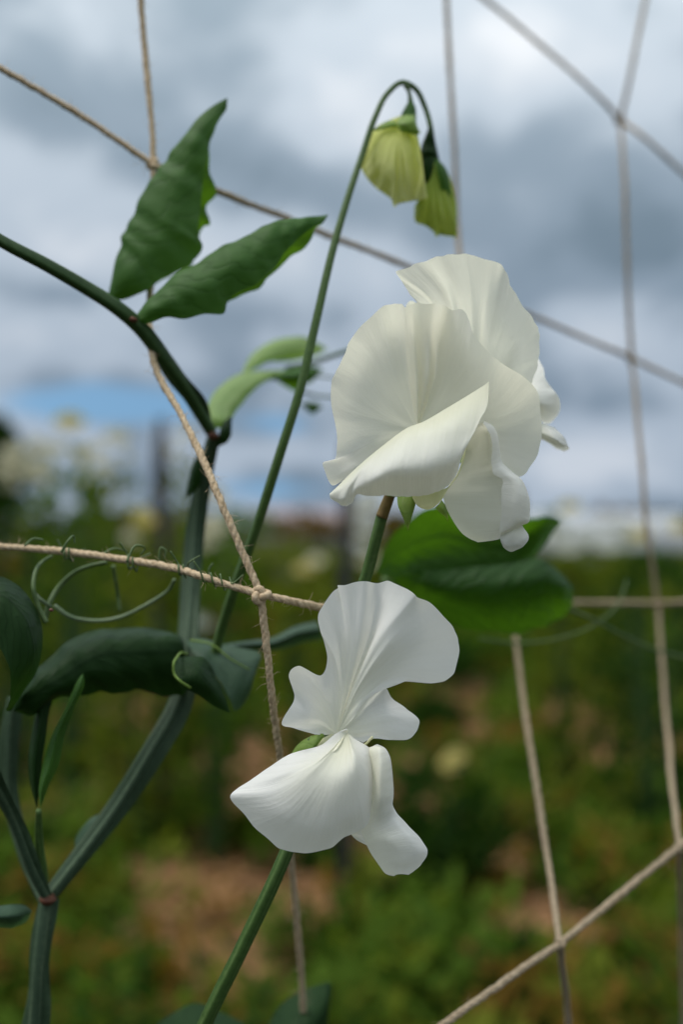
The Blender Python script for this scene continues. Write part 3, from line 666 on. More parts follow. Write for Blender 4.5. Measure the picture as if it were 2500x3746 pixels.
cord([K6, (1568, 1381, 89), (1660, 1378, 91)], 'jute_grey', fuzz=.2)
cord([K6, (1530, 1650, 81), (1552, 1880, 50), (1560, 1942, 42)], 'jute_grey', fuzz=.2)
cord([K5, (1140, 2262, 25), (1015, 2352, 22), (900, 2430, 19)], 'jute_grey', fuzz=.5)
cord([K5, (1400, 2070, 35), (1560, 1942, 42), (1680, 1850, 46)], 'jute_grey', fuzz=.5)
cord([(1560, 1942, 42), (1566, 2150, 66), (1572, 2440, 76)], 'jute_grey', fuzz=.2)
cord([K1, (480, 1328, 12), (400, 1304, 14), (290, 1285, 16), (150, 1267, 18), (0, 1254, 19), (-100, 1246, 20)])
cord([K1, (670, 1380, 12), (740, 1394, 15), (900, 1400, 38), (1050, 1396, 62), KB])
cord([K1, (614, 1500, 12), (630, 1650, 15), (642, 1745, 18), (656, 1880, 24), (668, 1975, 28), (685, 2150, 34), (693, 2260, 38), (702, 2440, 44)])
for k, mt, s in [(K1, 'jute', 1.15), (K2, 'jute', 1.0), (K3, 'jute_grey', 1.1), (K4, 'jute_grey', 1.15), (K5, 'jute_grey', .75), (K6, 'jute_grey', 1.1), (KA, 'jute_grey', 1), (KB, 'jute_grey', 1), ((1560, 1942, 42), 'jute_grey', .8)]:
    knot(*k, mt, s)

# ------------------------------------------------------------------ flowering stalk
fs = thing('sweet_pea_flower_stalk', 'green stalk carrying the open white sweet pea flowers in focus', 'flower', tuple(W('d', 470, 2380, 14)))
tube('stalk', pts('d', [(440, 2420, 14), (472, 2345, 13), (560, 2165, 11), (655, 1960, 10), (720, 1780, 14), (770, 1560, 16), (812, 1400, 14), (838, 1330, 13), (862, 1240, 11), (878, 1178, 10)]),
     [1.75, 1.7, 1.65, 1.6, 1.5, 1.45, 1.4, 1.4, 1.35, 1.3], M['stem'], fs, 120, 16, .07, 4)
tube('pedicel', pts('d', [(876, 1186, 9.8), (890, 1150, 9), (902, 1120, 8), (930, 1080, 8)]), [1.45, 1.35, 1.3, 1.5], M['redbrown'], fs, 24)
tube('pedicel', pts('d', [(700, 1840, 13), (690, 1770, 11), (694, 1720, 8), (720, 1700, 5)]), [1.1, 1.0, 1.0, 1.4], M['stem'], fs, 24)

# --- upper front flower
uf = part_empty('flower', fs); tag(uf, 'upper open flower facing the lens')
B = (640, 1085, 11)
std = [
 [B, (470, 1180, 7), (330, 1270, 3), (260, 1335, 0)],
 [B, (450, 1180, 7), (300, 1290, 2), (190, 1378, -1)],
 [B, (440, 1170, 7), (280, 1270, 2), (150, 1360, -3)],
 [B, (430, 1150, 7), (260, 1230, 3), (118, 1264, -3)],
 [B, (430, 1120, 7), (290, 1190, 5), (192, 1236, 2)],
 [B, (430, 1090, 7), (290, 1120, 5.5), (200, 1150, 3)],
 [B, (420, 1040, 7), (270, 1030, 4.5), (176, 1000, .5)],
 [B, (420, 1000, 7), (270, 930, 4.5), (164, 850, -.5)],
 [B, (430, 960, 7), (300, 830, 5), (190, 770, 1)],
 [B, (450, 920, 7), (340, 760, 5), (244, 670, 0)],
 [B, (480, 880, 7.5), (370, 680, 4.5), (272, 590, -1)],
 [B, (510, 850, 8), (420, 640, 5.5), (345, 497, .5)],
 [B, (540, 830, 8), (470, 600, 6), (420, 428, 1.5)],
 [B, (570, 810, 8), (520, 560, 5.5), (480, 396, -.5)],
 [B, (590, 800, 8), (560, 560, 6), (540, 387, 0)],
 [B, (610, 800, 9.5), (590, 560, 8), (572, 408, 4)],
 [B, (640, 800, 10.5), (620, 560, 8.6), (605, 396, 3)],
 [B, (668, 800, 5.6), (665, 580, 5.6), (668, 390, 1.5)],
 [B, (700, 800, 4.8), (710, 580, 4.8), (730, 391, .5)],
 [B, (728, 800, 8.8), (750, 600, 8), (782, 401, 2.5)],
 [B, (740, 810, 9), (790, 620, 7.5), (822, 419, 2.5)],
 [B, (765, 820, 8.5), (830, 640, 6), (884, 420, -1)],
 [B, (790, 840, 8.5), (860, 670, 5.5), (916, 470, -2)],
 [B, (820, 860, 8.5), (900, 730, 5), (942, 545, -2.5)],
 [B, (850, 890, 8.5), (950, 790, 4.5), (1012, 640, -3)],
 [B, (880, 930, 8.5), (1000, 850, 4.5), (1082, 708, -3)],
 [B, (900, 970, 8.5), (1050, 910, 5), (1180, 760, -1.5)],
 [B, (910, 1010, 8.5), (1090, 970, 6), (1260, 820, 0)],
 [B, (910, 1040, 8.5), (1110, 1020, 7), (1302, 905, 2)],
 [B, (910, 1080, 9), (1120, 1080, 8), (1318, 1000, 4)],
 [B, (900, 1110, 9), (1110, 1130, 8), (1316, 1105, 6)],
 [B, (890, 1140, 9), (1090, 1170, 8), (1292, 1220, 7)],
 [B, (880, 1160, 9.5), (1070, 1200, 8), (1252, 1290, 7.5)],
 [B, (860, 1180, 9.5), (1050, 1240, 8), (1205, 1330, 8)],
 [B, (840, 1190, 10), (1000, 1260, 9), (1110, 1330, 9)],
]
sheet('standard_petal', std, M['petal_thin'], uf, 1, 260, 70, .7, 8, .8, 3, .30, fine=.22, ff=3.2)
wing = [
 [(160, 1428, -5), (160, 1436, -5.5), (161, 1444, -5.5), (166, 1452, -5)],
 [(205, 1385, -4.5), (196, 1420, -7), (200, 1450, -7), (205, 1482, -5.5)],
 [(250, 1340, -4.5), (235, 1400, -8), (236, 1450, -8.5), (243, 1496, -6)],
 [(300, 1292, -4), (275, 1380, -9), (268, 1440, -8), (276, 1484, -6)],
 [(380, 1222, -3.5), (335, 1310, -9.5), (315, 1390, -10), (312, 1430, -8)],
 [(480, 1142, -3), (425, 1235, -9.5), (390, 1350, -13), (395, 1442, -8)],
 [(580, 1070, -2), (545, 1150, -9.5), (500, 1300, -14.5), (500, 1442, -8)],
 [(680, 1030, -1), (660, 1125, -10), (620, 1290, -14.5), (620, 1442, -7)],
 [(800, 960, -1), (775, 1110, -10), (740, 1270, -13.5), (720, 1428, -6.5)],
 [(940, 876, -2), (885, 1100, -9), (845, 1240, -11.5), (790, 1395, -5)],
 [(1000, 838, -3), (955, 1070, -8), (885, 1210, -10), (830, 1355, -4.5)],
 [(1030, 816, -4), (1016, 965, -6.5), (930, 1092, -7.5), (893, 1190, -6), (862, 1310, -4)],
]
sheet('wing_petal', wing, M['petal'], uf, 1, 140, 50, .45, 4, .8, 5, .2, power=.5, fine=.10, ff=4)
rw = [
 [(905, 1128, -1), (945, 1080, -1.5), (985, 1040, -2.5), (1002, 1030, -3), (1004, 1034, -4), (1000, 1042, -4.5)],
 [(900, 1165, 0), (960, 1110, 0), (1010, 1075, 1), (1042, 1052, -1.5), (1036, 1060, -4.5), (1014, 1066, -5.2)],
 [(893, 1215, 1), (960, 1160, 1), (1030, 1120, 2), (1074, 1105, -.5), (1066, 1112, -4), (1040, 1118, -4.8)],
 [(880, 1285, 1), (950, 1235, 2), (1030, 1215, 3), (1084, 1180, 0), (1076, 1195, -3.5), (1046, 1210, -4.2)],
 [(862, 1320, 1), (950, 1290, 3), (1040, 1270, 4), (1096, 1250, .5), (1080, 1262, -3.5), (1042, 1270, -4)],
 [(840, 1350, 1), (950, 1330, 4), (1080, 1310, 5), (1150, 1302, .5), (1120, 1310, -4), (1060, 1320, -4)],
 [(812, 1385, 1.5), (930, 1380, 4.5), (1090, 1370, 5.5), (1212, 1360, .5), (1165, 1350, -4.5), (1106, 1352, -4)],
 [(780, 1430, 2), (900, 1430, 5), (1090, 1430, 6), (1248, 1450, .5), (1190, 1420, -5), (1100, 1405, -4)],
 [(795, 1500, 2), (900, 1505, 5), (1090, 1510, 6), (1252, 1540, .5), (1180, 1500, -5), (1097, 1480, -4)],
 [(830, 1570, 2), (920, 1570, 5), (1090, 1570, 6), (1248, 1585, .5), (1175, 1570, -4.5), (1094, 1560, -3.5)],
 [(872, 1632, 2), (950, 1620, 4.5), (1080, 1610, 5.5), (1205, 1602, 1), (1150, 1615, -3.5), (1092, 1630, -3)],
 [(920, 1671, 2), (980, 1660, 4), (1060, 1650, 4.5), (1130, 1640, 1), (1115, 1645, -2), (1090, 1655, -2.5)],
 [(970, 1693, 2), (1000, 1690, 2.5), (1040, 1684, 3), (1080, 1676, 1), (1090, 1672, -.5), (1090, 1671, -1)],
]
sheet('wing_petal', rw, M['petal'], uf, 1, 100, 70, .35, 4, .8, 8, .15, power=.6)
lobe = [
 [(1098, 1600, 0), (1094, 1640, -1), (1090, 1665, -1.5), (1092, 1680, -1.5)],
 [(1130, 1590, 0), (1120, 1650, -2), (1112, 1700, -2), (1108, 1718, -1)],
 [(1160, 1580, 0), (1150, 1650, -2.6), (1142, 1710, -2), (1138, 1742, -.5)],
 [(1180, 1580, 0), (1178, 1650, -2.4), (1180, 1705, -2), (1184, 1735, 0)],
 [(1190, 1580, .5), (1200, 1630, -1.5), (1218, 1675, -1.4), (1230, 1702, .5)],
 [(1195, 1580, 1), (1210, 1610, 0), (1232, 1640, .2), (1248, 1664, 1.5)],
 [(1195, 1580, 1), (1202, 1590, 1), (1208, 1595, 1.5), (1213, 1600, 2)],
]
sheet('wing_tip', lobe, M['petal'], uf, 1, 40, 24, .2, 4, .8, 18, .12)
keel = [
 [(905, 1120, -3), (900, 1130, -1), (900, 1140, 1)],
 [(905, 1180, -5), (897, 1200, -3.5), (890, 1210, 1)],
 [(880, 1290, -4), (872, 1305, -3), (860, 1310, 1)],
 [(820, 1380, -4), (812, 1395, -3), (800, 1400, 1)],
 [(750, 1410, -5), (765, 1455, -3.5), (772, 1462, 1)],
 [(690, 1400, -5), (735, 1490, -2.5), (738, 1494, 1)],
 [(650, 1400, -5), (690, 1511, -2), (692, 1513, 1)],
 [(620, 1400, -5), (640, 1491, -2.5), (640, 1493, 1)],
 [(600, 1410, -5), (612, 1444, -3), (610, 1446, 1)],
]
sheet('keel_petal', keel, M['keel'], uf, 1, 60, 16, .1, 4, .8, 19, .05)
sheet('sepal', [[(528, 1425, 3), (535, 1500, 0), (565, 1570, -.5), (587, 1632, 1)], [(560, 1425, 1), (565, 1500, -1), (578, 1570, -1.3), (587, 1632, 1)], [(600, 1425, 1), (600, 1500, -1), (592, 1570, -1.2), (587, 1632, 1)], [(642, 1430, 3), (625, 1500, 0), (606, 1565, -.5), (588, 1632, 1)]], M['sepal'], uf, 1, 30, 24, .15, 3, 1, 20, .08)
sheet('sepal', [[(735, 1505, 3), (760, 1530, 2.5), (790, 1555, 3), (805, 1578, 4)], [(755, 1485, 2), (775, 1515, 1.5), (795, 1545, 2.5), (805, 1578, 4)], [(772, 1462, 3), (795, 1495, 2.5), (806, 1530, 3), (806, 1578, 4)]], M['sepal'], uf, 1, 24, 20, .12, 3, 1, 21, .08)
body('calyx', 1, [(470, 1440, 520, 1446, 1.2, 8), (500, 1400, 600, 1425, 2.6, 8), (540, 1320, 680, 1370, 4, 9), (580, 1220, 700, 1260, 4, 11)], M['sepal'], uf, 24, 24)

# --- back flower of the upper pair
bf = part_empty('flower', fs); tag(bf, 'upper rear flower turned away to the right')
B = (960, 960, 19)
bstd = [
 [B, (800, 700, 17), (640, 480, 15), (572, 400, 14)],
 [B, (800, 680, 17), (680, 460, 15), (606, 376, 13.5)],
 [B, (800, 670, 17), (690, 460, 14), (640, 392, 12)],
 [B, (800, 640, 17), (700, 420, 13), (600, 345, 10)],
 [B, (810, 620, 17), (700, 380, 12.5), (560, 278, 8)],
 [B, (820, 600, 17), (700, 350, 12), (524, 214, 5.5)],
 [B, (840, 600, 17), (720, 350, 12.5), (560, 206, 6.5)],
 [B, (850, 590, 17), (760, 340, 13), (620, 177, 8)],
 [B, (870, 580, 17), (800, 320, 13.5), (685, 152, 9)],
 [B, (890, 580, 16.5), (840, 320, 13), (755, 133, 9)],
 [B, (920, 580, 16.5), (890, 310, 13), (830, 123, 9.5)],
 [B, (945, 580, 16.5), (930, 310, 13), (900, 122, 9)],
 [B, (970, 590, 16), (980, 310, 12.5), (970, 129, 8.5)],
 [B, (1000, 590, 16), (1030, 330, 12.5), (1058, 158, 8.5)],
 [B, (1020, 600, 16), (1060, 370, 12.5), (1102, 190, 9.5)],
 [B, (1040, 620, 16), (1090, 420, 12), (1136, 245, 9.5)],
 [B, (1060, 640, 16), (1110, 460, 12), (1152, 300, 9)],
 [B, (1080, 670, 16), (1150, 520, 12), (1212, 390, 8.5)],
 [B, (1100, 700, 16), (1190, 580, 12), (1272, 470, 8.5)],
 [B, (1110, 730, 16), (1210, 630, 12), (1301, 532, 9)],
 [B, (1110, 760, 16), (1210, 680, 12.5), (1309, 600, 10)],
 [B, (1110, 790, 16), (1210, 730, 13), (1303, 690, 11)],
 [B, (1100, 820, 16), (1200, 790, 14), (1275, 800, 12.5)],
 [B, (1090, 860, 17), (1180, 850, 15), (1240, 880, 14)],
]
sheet('standard_petal', bstd, M['petal_thin'], bf, 1, 220, 60, .6, 7, .8, 31, .30, fine=.16, ff=3.6)
sheet('wing_petal', [
 [(1180, 800, 20), (1240, 720, 19), (1300, 688, 19)], [(1180, 830, 20), (1260, 770, 17), (1326, 740, 18)], [(1180, 850, 20), (1270, 810, 16), (1340, 800, 17)],
 [(1180, 880, 20), (1290, 860, 15), (1372, 850, 17)], [(1180, 900, 20), (1300, 900, 14.5), (1404, 884, 17)], [(1180, 930, 20), (1310, 940, 14.5), (1419, 940, 18)],
 [(1180, 950, 20), (1310, 970, 15.5), (1404, 1000, 19)], [(1180, 970, 20), (1300, 1000, 17), (1372, 1036, 20)], [(1180, 990, 20), (1290, 1020, 19), (1335, 1052, 22)]], M['petal'], bf, 1, 60, 30, .4, 4, .8, 33, .15)
sheet('wing_petal', [
 [(1200, 1010, 19), (1280, 1040, 17), (1340, 1050, 16), (1390, 1068, 16)], [(1200, 1020, 19), (1290, 1060, 16), (1370, 1085, 14.5), (1440, 1118, 16)], [(1200, 1040, 19), (1290, 1085, 15.5), (1380, 1125, 14), (1462, 1168, 17)],
 [(1200, 1060, 19), (1290, 1100, 16), (1380, 1150, 15), (1468, 1184, 18)], [(1200, 1080, 19), (1280, 1110, 17), (1370, 1158, 17), (1440, 1196, 19)], [(1200, 1100, 19), (1270, 1115, 18), (1340, 1140, 19), (1400, 1180, 20)]], M['petal'], bf, 1, 40, 30, .25, 4, .8, 34, .1)
body('calyx', 1, [(860, 1250, 900, 1270, 1.5, 16), (900, 1120, 1010, 1160, 4, 18), (920, 980, 1010, 1000, 4, 20)], M['sepal'], bf, 20, 16)

# --- lower flower
lf = part_empty('flower', fs); tag(lf, 'lower white flower with its wings hanging forward')
B = (715, 1050, 6)
ls = [
 [B, (670, 1052, 5), (630, 1052, 4), (585, 1050, 3)],
 [B, (640, 1020, 5), (520, 1020, 2), (450, 1010, 0)],
 [B, (640, 1000, 5), (500, 985, 1), (381, 987, -2)],
 [B, (640, 980, 4.5), (520, 940, 1), (428, 895, -.5)],
 [B, (640, 960, 4.5), (530, 890, 1.5), (459, 832, 1)],
 [B, (640, 940, 4.5), (530, 830, 1.5), (441, 760, .5)],
 [B, (645, 920, 4.5), (530, 780, 1), (424, 690, -1)],
 [B, (650, 900, 4.5), (540, 740, 1), (442, 648, -2)],
 [B, (655, 890, 4.5), (560, 730, 1.5), (482, 635, -2)],
 [B, (660, 880, 4.5), (590, 750, 2.5), (530, 655, -.5)],
 [B, (670, 870, 4.5), (630, 770, 3), (612, 692, 2)],
 [B, (690, 850, 4), (660, 740, 2.5), (642, 655, 2)],
 [B, (700, 830, 3.5), (680, 690, 2), (656, 590, 1)],
 [B, (715, 800, 3), (690, 620, 1), (638, 495, -1)],
 [B, (725, 790, 2.5), (700, 580, 0), (614, 420, -2.5)],
 [B, (735, 780, 2.5), (710, 540, .5), (605, 325, -2)],
 [B, (745, 770, 2.5), (725, 500, 1.5), (640, 258, 0)],
 [B, (755, 765, 2.5), (750, 480, 1), (692, 193, 1)],
 [B, (762, 760, 2.5), (770, 470, .5), (724, 166, 2)],
 [B, (768, 760, 2.3), (785, 465, .2), (720, 147, 1)],
 [B, (775, 760, 2), (800, 460, 0), (765, 147, 0)],
 [B, (785, 755, 2), (825, 450, -.2), (820, 138, .8)],
 [B, (793, 752, 2.0), (855, 445, -.2), (885, 132, 1)],
 [B, (800, 750, 2.6), (885, 445, 1.2), (945, 136, 3)],
 [B, (806, 748, 3.2), (912, 448, 2.6), (985, 131, 3)],
 [B, (813, 750, 2.8), (930, 455, 1.8), (1030, 124, 2.5)],
 [B, (820, 752, 1.4), (948, 462, -.6), (1110, 160, .6)],
 [B, (828, 756, 1.0), (970, 475, -1.8), (1188, 204, -1.6)],
 [B, (834, 760, .9), (992, 490, -2.0), (1202, 222, -1.2)],
 [B, (842, 768, .5), (1020, 515, -2.2), (1272, 256, 1.2)],
 [B, (850, 776, .8), (1050, 545, -1), (1352, 326, 3)],
 [B, (855, 785, 1), (1070, 570, 0), (1420, 410, 4.4)],
 [B, (860, 795, 1.2), (1080, 600, .8), (1447, 480, 5)],
 [B, (862, 805, 1.4), (1080, 630, 1.4), (1453, 565, 5.2)],
 [B, (860, 820, 1.5), (1070, 660, 1.8), (1434, 652, 5)],
 [B, (855, 835, 1.6), (1050, 685, 2), (1412, 692, 4.8)],
 [B, (850, 850, 1.6), (1030, 705, 2.1), (1368, 726, 4.6)],
 [B, (845, 860, 1.6), (1000, 730, 2.1), (1280, 741, 4)],
 [B, (842, 870, 1.6), (965, 760, 2), (1155, 724, 3)],
 [B, (840, 890, 1.6), (930, 800, 1.8), (1080, 749, 2.6)],
 [B, (836, 915, 1.8), (900, 840, 1.9), (1010, 771, 2.4)],
 [B, (830, 940, 2.2), (890, 870, 3.6), (970, 792, 5)],
 [B, (830, 940, 3), (910, 870, 5), (1012, 772, 6.5)],
 [B, (835, 945, 3.5), (930, 885, 5), (1052, 832, 6.2)],
 [B, (840, 960, 3.5), (960, 915, 4.5), (1130, 890, 5)],
 [B, (840, 980, 3.5), (980, 950, 4), (1190, 940, 4)],
 [B, (840, 1000, 3.5), (990, 980, 4), (1209, 975, 3.5)],
 [B, (840, 1020, 3.8), (990, 1010, 4), (1192, 1040, 3.5)],
 [B, (835, 1040, 4), (980, 1035, 4), (1142, 1080, 4)],
 [B, (825, 1055, 4.5), (930, 1050, 4.5), (1050, 1084, 4.5)],
 [B, (810, 1065, 5), (880, 1065, 5), (932, 1076, 4.5)],
 [B, (790, 1065, 5), (830, 1080, 5), (870, 1098, 4.5)],
]
sheet('standard_petal', ls, M['petal'], lf, 2, 300, 60, .3, 9, .8, 41, .2, fine=.08, ff=3)
B = (775, 1040, 2)
lw = [
 [B, (782, 1025, 1.5), (778, 1018, 1), (770, 1013, 1)],
 [B, (755, 1040, 1), (730, 1040, .5), (700, 1050, .5)],
 [B, (720, 1090, -1), (670, 1090, -.5), (622, 1114, 0)],
 [B, (690, 1140, -4), (580, 1150, -2), (480, 1152, 0)],
 [B, (680, 1160, -5), (540, 1170, -3.5), (400, 1184, -.5)],
 [B, (650, 1180, -6), (460, 1230, -5), (300, 1250, -1)],
 [B, (620, 1200, -7), (380, 1290, -6), (200, 1320, -2)],
 [B, (600, 1210, -8), (350, 1340, -6.5), (110, 1380, -3)],
 [B, (590, 1230, -8.5), (340, 1390, -7.5), (77, 1420, -4)],
 [B, (590, 1250, -9), (350, 1430, -8), (90, 1462, -4)],
 [B, (600, 1270, -9.2), (380, 1480, -8.6), (150, 1530, -4)],
 [B, (615, 1290, -9.5), (410, 1520, -8.9), (222, 1612, -4)],
 [B, (630, 1305, -9.8), (450, 1550, -9.2), (300, 1682, -4)],
 [B, (645, 1315, -10), (490, 1570, -9.4), (362, 1736, -4.2)],
 [B, (665, 1322, -10.2), (535, 1585, -9.6), (430, 1756, -4.5)],
 [B, (690, 1326, -10.4), (590, 1590, -9.9), (520, 1766, -5)],
 [B, (715, 1326, -10.5), (645, 1585, -10.2), (600, 1756, -5.6)],
 [B, (738, 1322, -10.5), (700, 1570, -10.2), (682, 1735, -5.8)],
 [B, (756, 1316, -10.4), (738, 1550, -9.9), (722, 1700, -5.5)],
 [B, (772, 1308, -10.3), (775, 1530, -9.5), (760, 1670, -5)],
 [B, (790, 1300, -10.2), (820, 1500, -9), (832, 1640, -5)],
 [B, (805, 1290, -9.9), (860, 1470, -8.3), (888, 1606, -5)],
 [B, (820, 1270, -9.5), (885, 1430, -7.5), (912, 1560, -4.5)],
 [B, (830, 1240, -9), (900, 1370, -7), (925, 1480, -4)],
 [B, (840, 1210, -8), (905, 1300, -6.5), (935, 1380, -3.5)],
 [B, (845, 1180, -6.5), (905, 1230, -5), (938, 1280, -3)],
 [B, (840, 1140, -4), (890, 1160, -3.5), (925, 1180, -2)],
 [B, (825, 1095, -1), (860, 1105, -1), (900, 1125, -.5)],
 [B, (800, 1055, 1), (815, 1070, .6), (830, 1085, .5)],
]
sheet('wing_petal', lw, M['petal'], lf, 2, 170, 56, .4, 5, .7, 43, .18, fine=.05, ff=4)
rwl = [   # right wing: rows from left edge to right edge, top to bottom
 [(905, 1125, .5), (915, 1125, -1), (930, 1120, -1.5), (945, 1113, 0), (960, 1109, 2)],
 [(900, 1170, 0), (930, 1150, -3.5), (965, 1135, -4.5), (1000, 1135, -2), (1012, 1140, 2)],
 [(900, 1240, -1), (935, 1210, -4), (975, 1190, -6), (1025, 1180, -4), (1032, 1190, 1)],
 [(900, 1330, -2), (935, 1300, -4), (980, 1275, -7), (1035, 1258, -5), (1042, 1270, 1)],
 [(895, 1430, -2.5), (930, 1400, -4), (985, 1375, -7), (1042, 1350, -5), (1048, 1360, 1)],
 [(880, 1520, -2), (920, 1490, -3.5), (985, 1460, -6.5), (1044, 1430, -5), (1052, 1440, 0)],
 [(870, 1590, -1), (920, 1560, -2.5), (985, 1530, -5), (1040, 1490, -4.5), (1056, 1484, -1)],
 [(865, 1640, 0), (920, 1610, -2), (990, 1585, -3.5), (1050, 1545, -3.5), (1082, 1530, -1)],
 [(884, 1690, 0), (940, 1660, -2.5), (1010, 1640, -4), (1090, 1610, -4), (1150, 1602, -1)],
 [(897, 1722, 0), (960, 1700, -3), (1040, 1690, -5), (1140, 1670, -4.5), (1230, 1690, -1)],
 [(922, 1770, 0), (990, 1750, -3), (1070, 1745, -5), (1170, 1740, -4.5), (1263, 1752, -1.5)],
 [(970, 1840, 0), (1030, 1810, -2.5), (1100, 1805, -4), (1180, 1790, -3.5), (1250, 1792, -1.5)],
 [(1010, 1890, 0), (1060, 1860, -1.5), (1110, 1855, -2.5), (1160, 1850, -2), (1202, 1860, -1)],
 [(1058, 1905, 0), (1080, 1895, -.8), (1110, 1893, -1), (1130, 1894, -.8), (1150, 1896, -.5)],
]
sheet('wing_petal', rwl, M['petal'], lf, 2, 120, 50, .3, 5, .8, 45, .14, power=.4)
sheet('wing_fold', [[(800, 1600, 0), (860, 1600, 0), (900, 1600, 0)], [(800, 1640, 0), (860, 1650, 0), (900, 1650, 0)], [(808, 1662, 0), (850, 1675, -.5), (900, 1680, 0)], [(840, 1690, 0), (870, 1695, -.4), (905, 1700, 0)], [(890, 1716, 0), (895, 1716, 0), (905, 1716, 0)]], M['petal'], lf, 2, 24, 14, .1, 3, .6, 46, .05, dz=2)
sheet('sepal', [[(440, 1165, 8), (470, 1120, 7), (510, 1085, 6), (560, 1058, 5)], [(470, 1165, 5), (510, 1130, 4), (560, 1095, 3.5), (632, 1045, 3.5)], [(520, 1170, 4), (555, 1145, 3), (590, 1100, 3), (634, 1048, 3.5)], [(565, 1175, 6), (580, 1150, 5), (600, 1110, 4.5), (640, 1060, 4)]], M['sepal'], lf, 2, 30, 24, .2, 3, 1, 47, .05)
sheet('keel_petal', [[(560, 1180, 7), (575, 1130, 6), (620, 1080, 5), (680, 1045, 4)], [(600, 1180, 5), (620, 1130, 4), (650, 1085, 4), (700, 1050, 4)], [(640, 1190, 6), (660, 1140, 5), (690, 1090, 5), (730, 1060, 5)]], M['keel'], lf, 2, 20, 16, .1, 3, 1, 48, 0)
tube('style', pts(2, [(870, 1120, 1), (900, 1098, 0), (915, 1080, -.5), (930, 1066, -1)]), [.28, .28, .26, .34], M['keel'], lf, 16, 8)

# ------------------------------------------------------------------ bud stalk
bs = thing('sweet_pea_bud_stalk', 'arching green stalk with two nodding yellow green buds', 'flower bud', tuple(W('d', 500, 1470, 24)))
tube('stalk', pts('d', [(480, 1560, 30), (505, 1455, 28), (545, 1330, 24), (580, 1235, 22), (640, 1050, 20), (690, 890, 20), (725, 740, 21), (765, 570, 23), (800, 450, 25), (832, 355, 27), (862, 268, 28), (890, 215, 29), (925, 190, 30), (955, 206, 31), (975, 245, 32), (988, 290, 32), (993, 330, 32)]),
     [1.5, 1.5, 1.45, 1.4, 1.4, 1.35, 1.3, 1.3, 1.2, 1.1, 1.05, 1.0, .95, .85, .8, .75, .8], M['stem'], bs, 160, 14, .06, 4)
tube('pedicel', pts(4, [(745, 165, 30), (770, 210, 30), (785, 270, 30), (792, 340, 30)]), [.8, .55, .55, .9], M['tendril'], bs, 24, 10)
body('bud', 4, [(745, 440, 790, 440, .8, 30), (600, 500, 815, 500, 3.2, 30), (480, 560, 838, 590, 5, 30), (395, 640, 856, 680, 6, 30), (345, 780, 876, 800, 6.6, 30), (328, 900, 896, 950, 6.6, 30), (372, 1030, 912, 1080, 6, 30), (450, 1130, 922, 1180, 5, 30), (560, 1210, 930, 1240, 3.6, 30), (615, 1262, 860, 1256, 2.4, 30), (640, 1310, 690, 1290, .5, 30)], M['bud'], bs, 120, 80, .085, 5, 3)
sheet('bud_petal', [[(850, 640, 26), (870, 800, 23), (880, 1000, 23), (800, 1270, 26)], [(856, 640, 25), (885, 800, 22), (900, 1000, 22), (850, 1256, 24)], [(860, 640, 25), (895, 850, 22), (915, 1050, 22), (926, 1245, 24)], [(860, 640, 27), (898, 850, 26), (920, 1050, 26), (934, 1245, 28)]], M['bud'], bs, 4, 30, 30, .4, 3, 1, 61, .3, power=1, zc=30, zk=.5)
body('calyx', 4, [(772, 320, 808, 320, .8, 30), (735, 380, 838, 372, 2.0, 30), (700, 450, 845, 450, 2.9, 30), (690, 505, 846, 510, 3.1, 30), (690, 540, 848, 540, 3.2, 30)], M['leaf'], bs, 24, 24, .03)
for k, sp in enumerate([
    [[(640, 500, 27), (560, 510, 26), (480, 560, 26), (405, 600, 27)], [(660, 530, 26), (580, 545, 25), (500, 575, 25.5), (405, 604, 27)], [(680, 560, 26.5), (600, 570, 25.5), (520, 590, 26), (405, 606, 27)]],
    [[(680, 480, 27), (670, 560, 24), (690, 600, 24), (720, 620, 24.5)], [(740, 450, 26), (750, 550, 23), (790, 600, 23.5), (860, 640, 25)], [(790, 450, 26), (820, 520, 23.5), (850, 580, 24), (880, 625, 26)], [(835, 440, 28), (846, 520, 27), (870, 590, 27.5), (892, 628, 28)]]]):
    sheet('sepal', sp, M['sepal'], bs, 4, 30, 24, .4, 3, 1, 62 + k, .3, zc=30, zk=.55)
body('bud', 4, [(930, 760, 1000, 760, 1.5, 33), (900, 860, 1062, 880, 3.0, 33), (905, 960, 1130, 970, 4, 33), (925, 1100, 1165, 1060, 4.2, 33), (900, 1210, 1195, 1170, 4.2, 33), (850, 1310, 1212, 1260, 4.2, 33), (838, 1390, 1222, 1380, 4, 33), (852, 1465, 1226, 1470, 3.4, 33), (930, 1500, 1228, 1550, 2.4, 33), (1030, 1585, 1222, 1612, .6, 33)], M['bud_green'], bs, 96, 70, .11, 6, 5)
body('calyx', 4, [(965, 560, 1000, 565, .9, 32), (930, 650, 1020, 660, 2.2, 32), (890, 760, 1042, 770, 3.2, 32.5), (884, 840, 1058, 850, 3.6, 32.5), (890, 900, 1066, 900, 3.6, 33), (905, 960, 1064, 930, 3.4, 33)], M['leaf_dark'], bs, 24, 30, .03)
sheet('sepal', [[(930, 850, 29), (910, 950, 28.5), (900, 1050, 29), (935, 1160, 30)], [(980, 850, 28.3), (980, 950, 28), (960, 1060, 28.5), (940, 1165, 30)], [(1020, 850, 29), (1010, 950, 28.5), (980, 1060, 29), (945, 1168, 30)]], M['leaf_dark'], bs, 4, 20, 20, .3, 3, 1, 66, .3, zc=33, zk=.5)
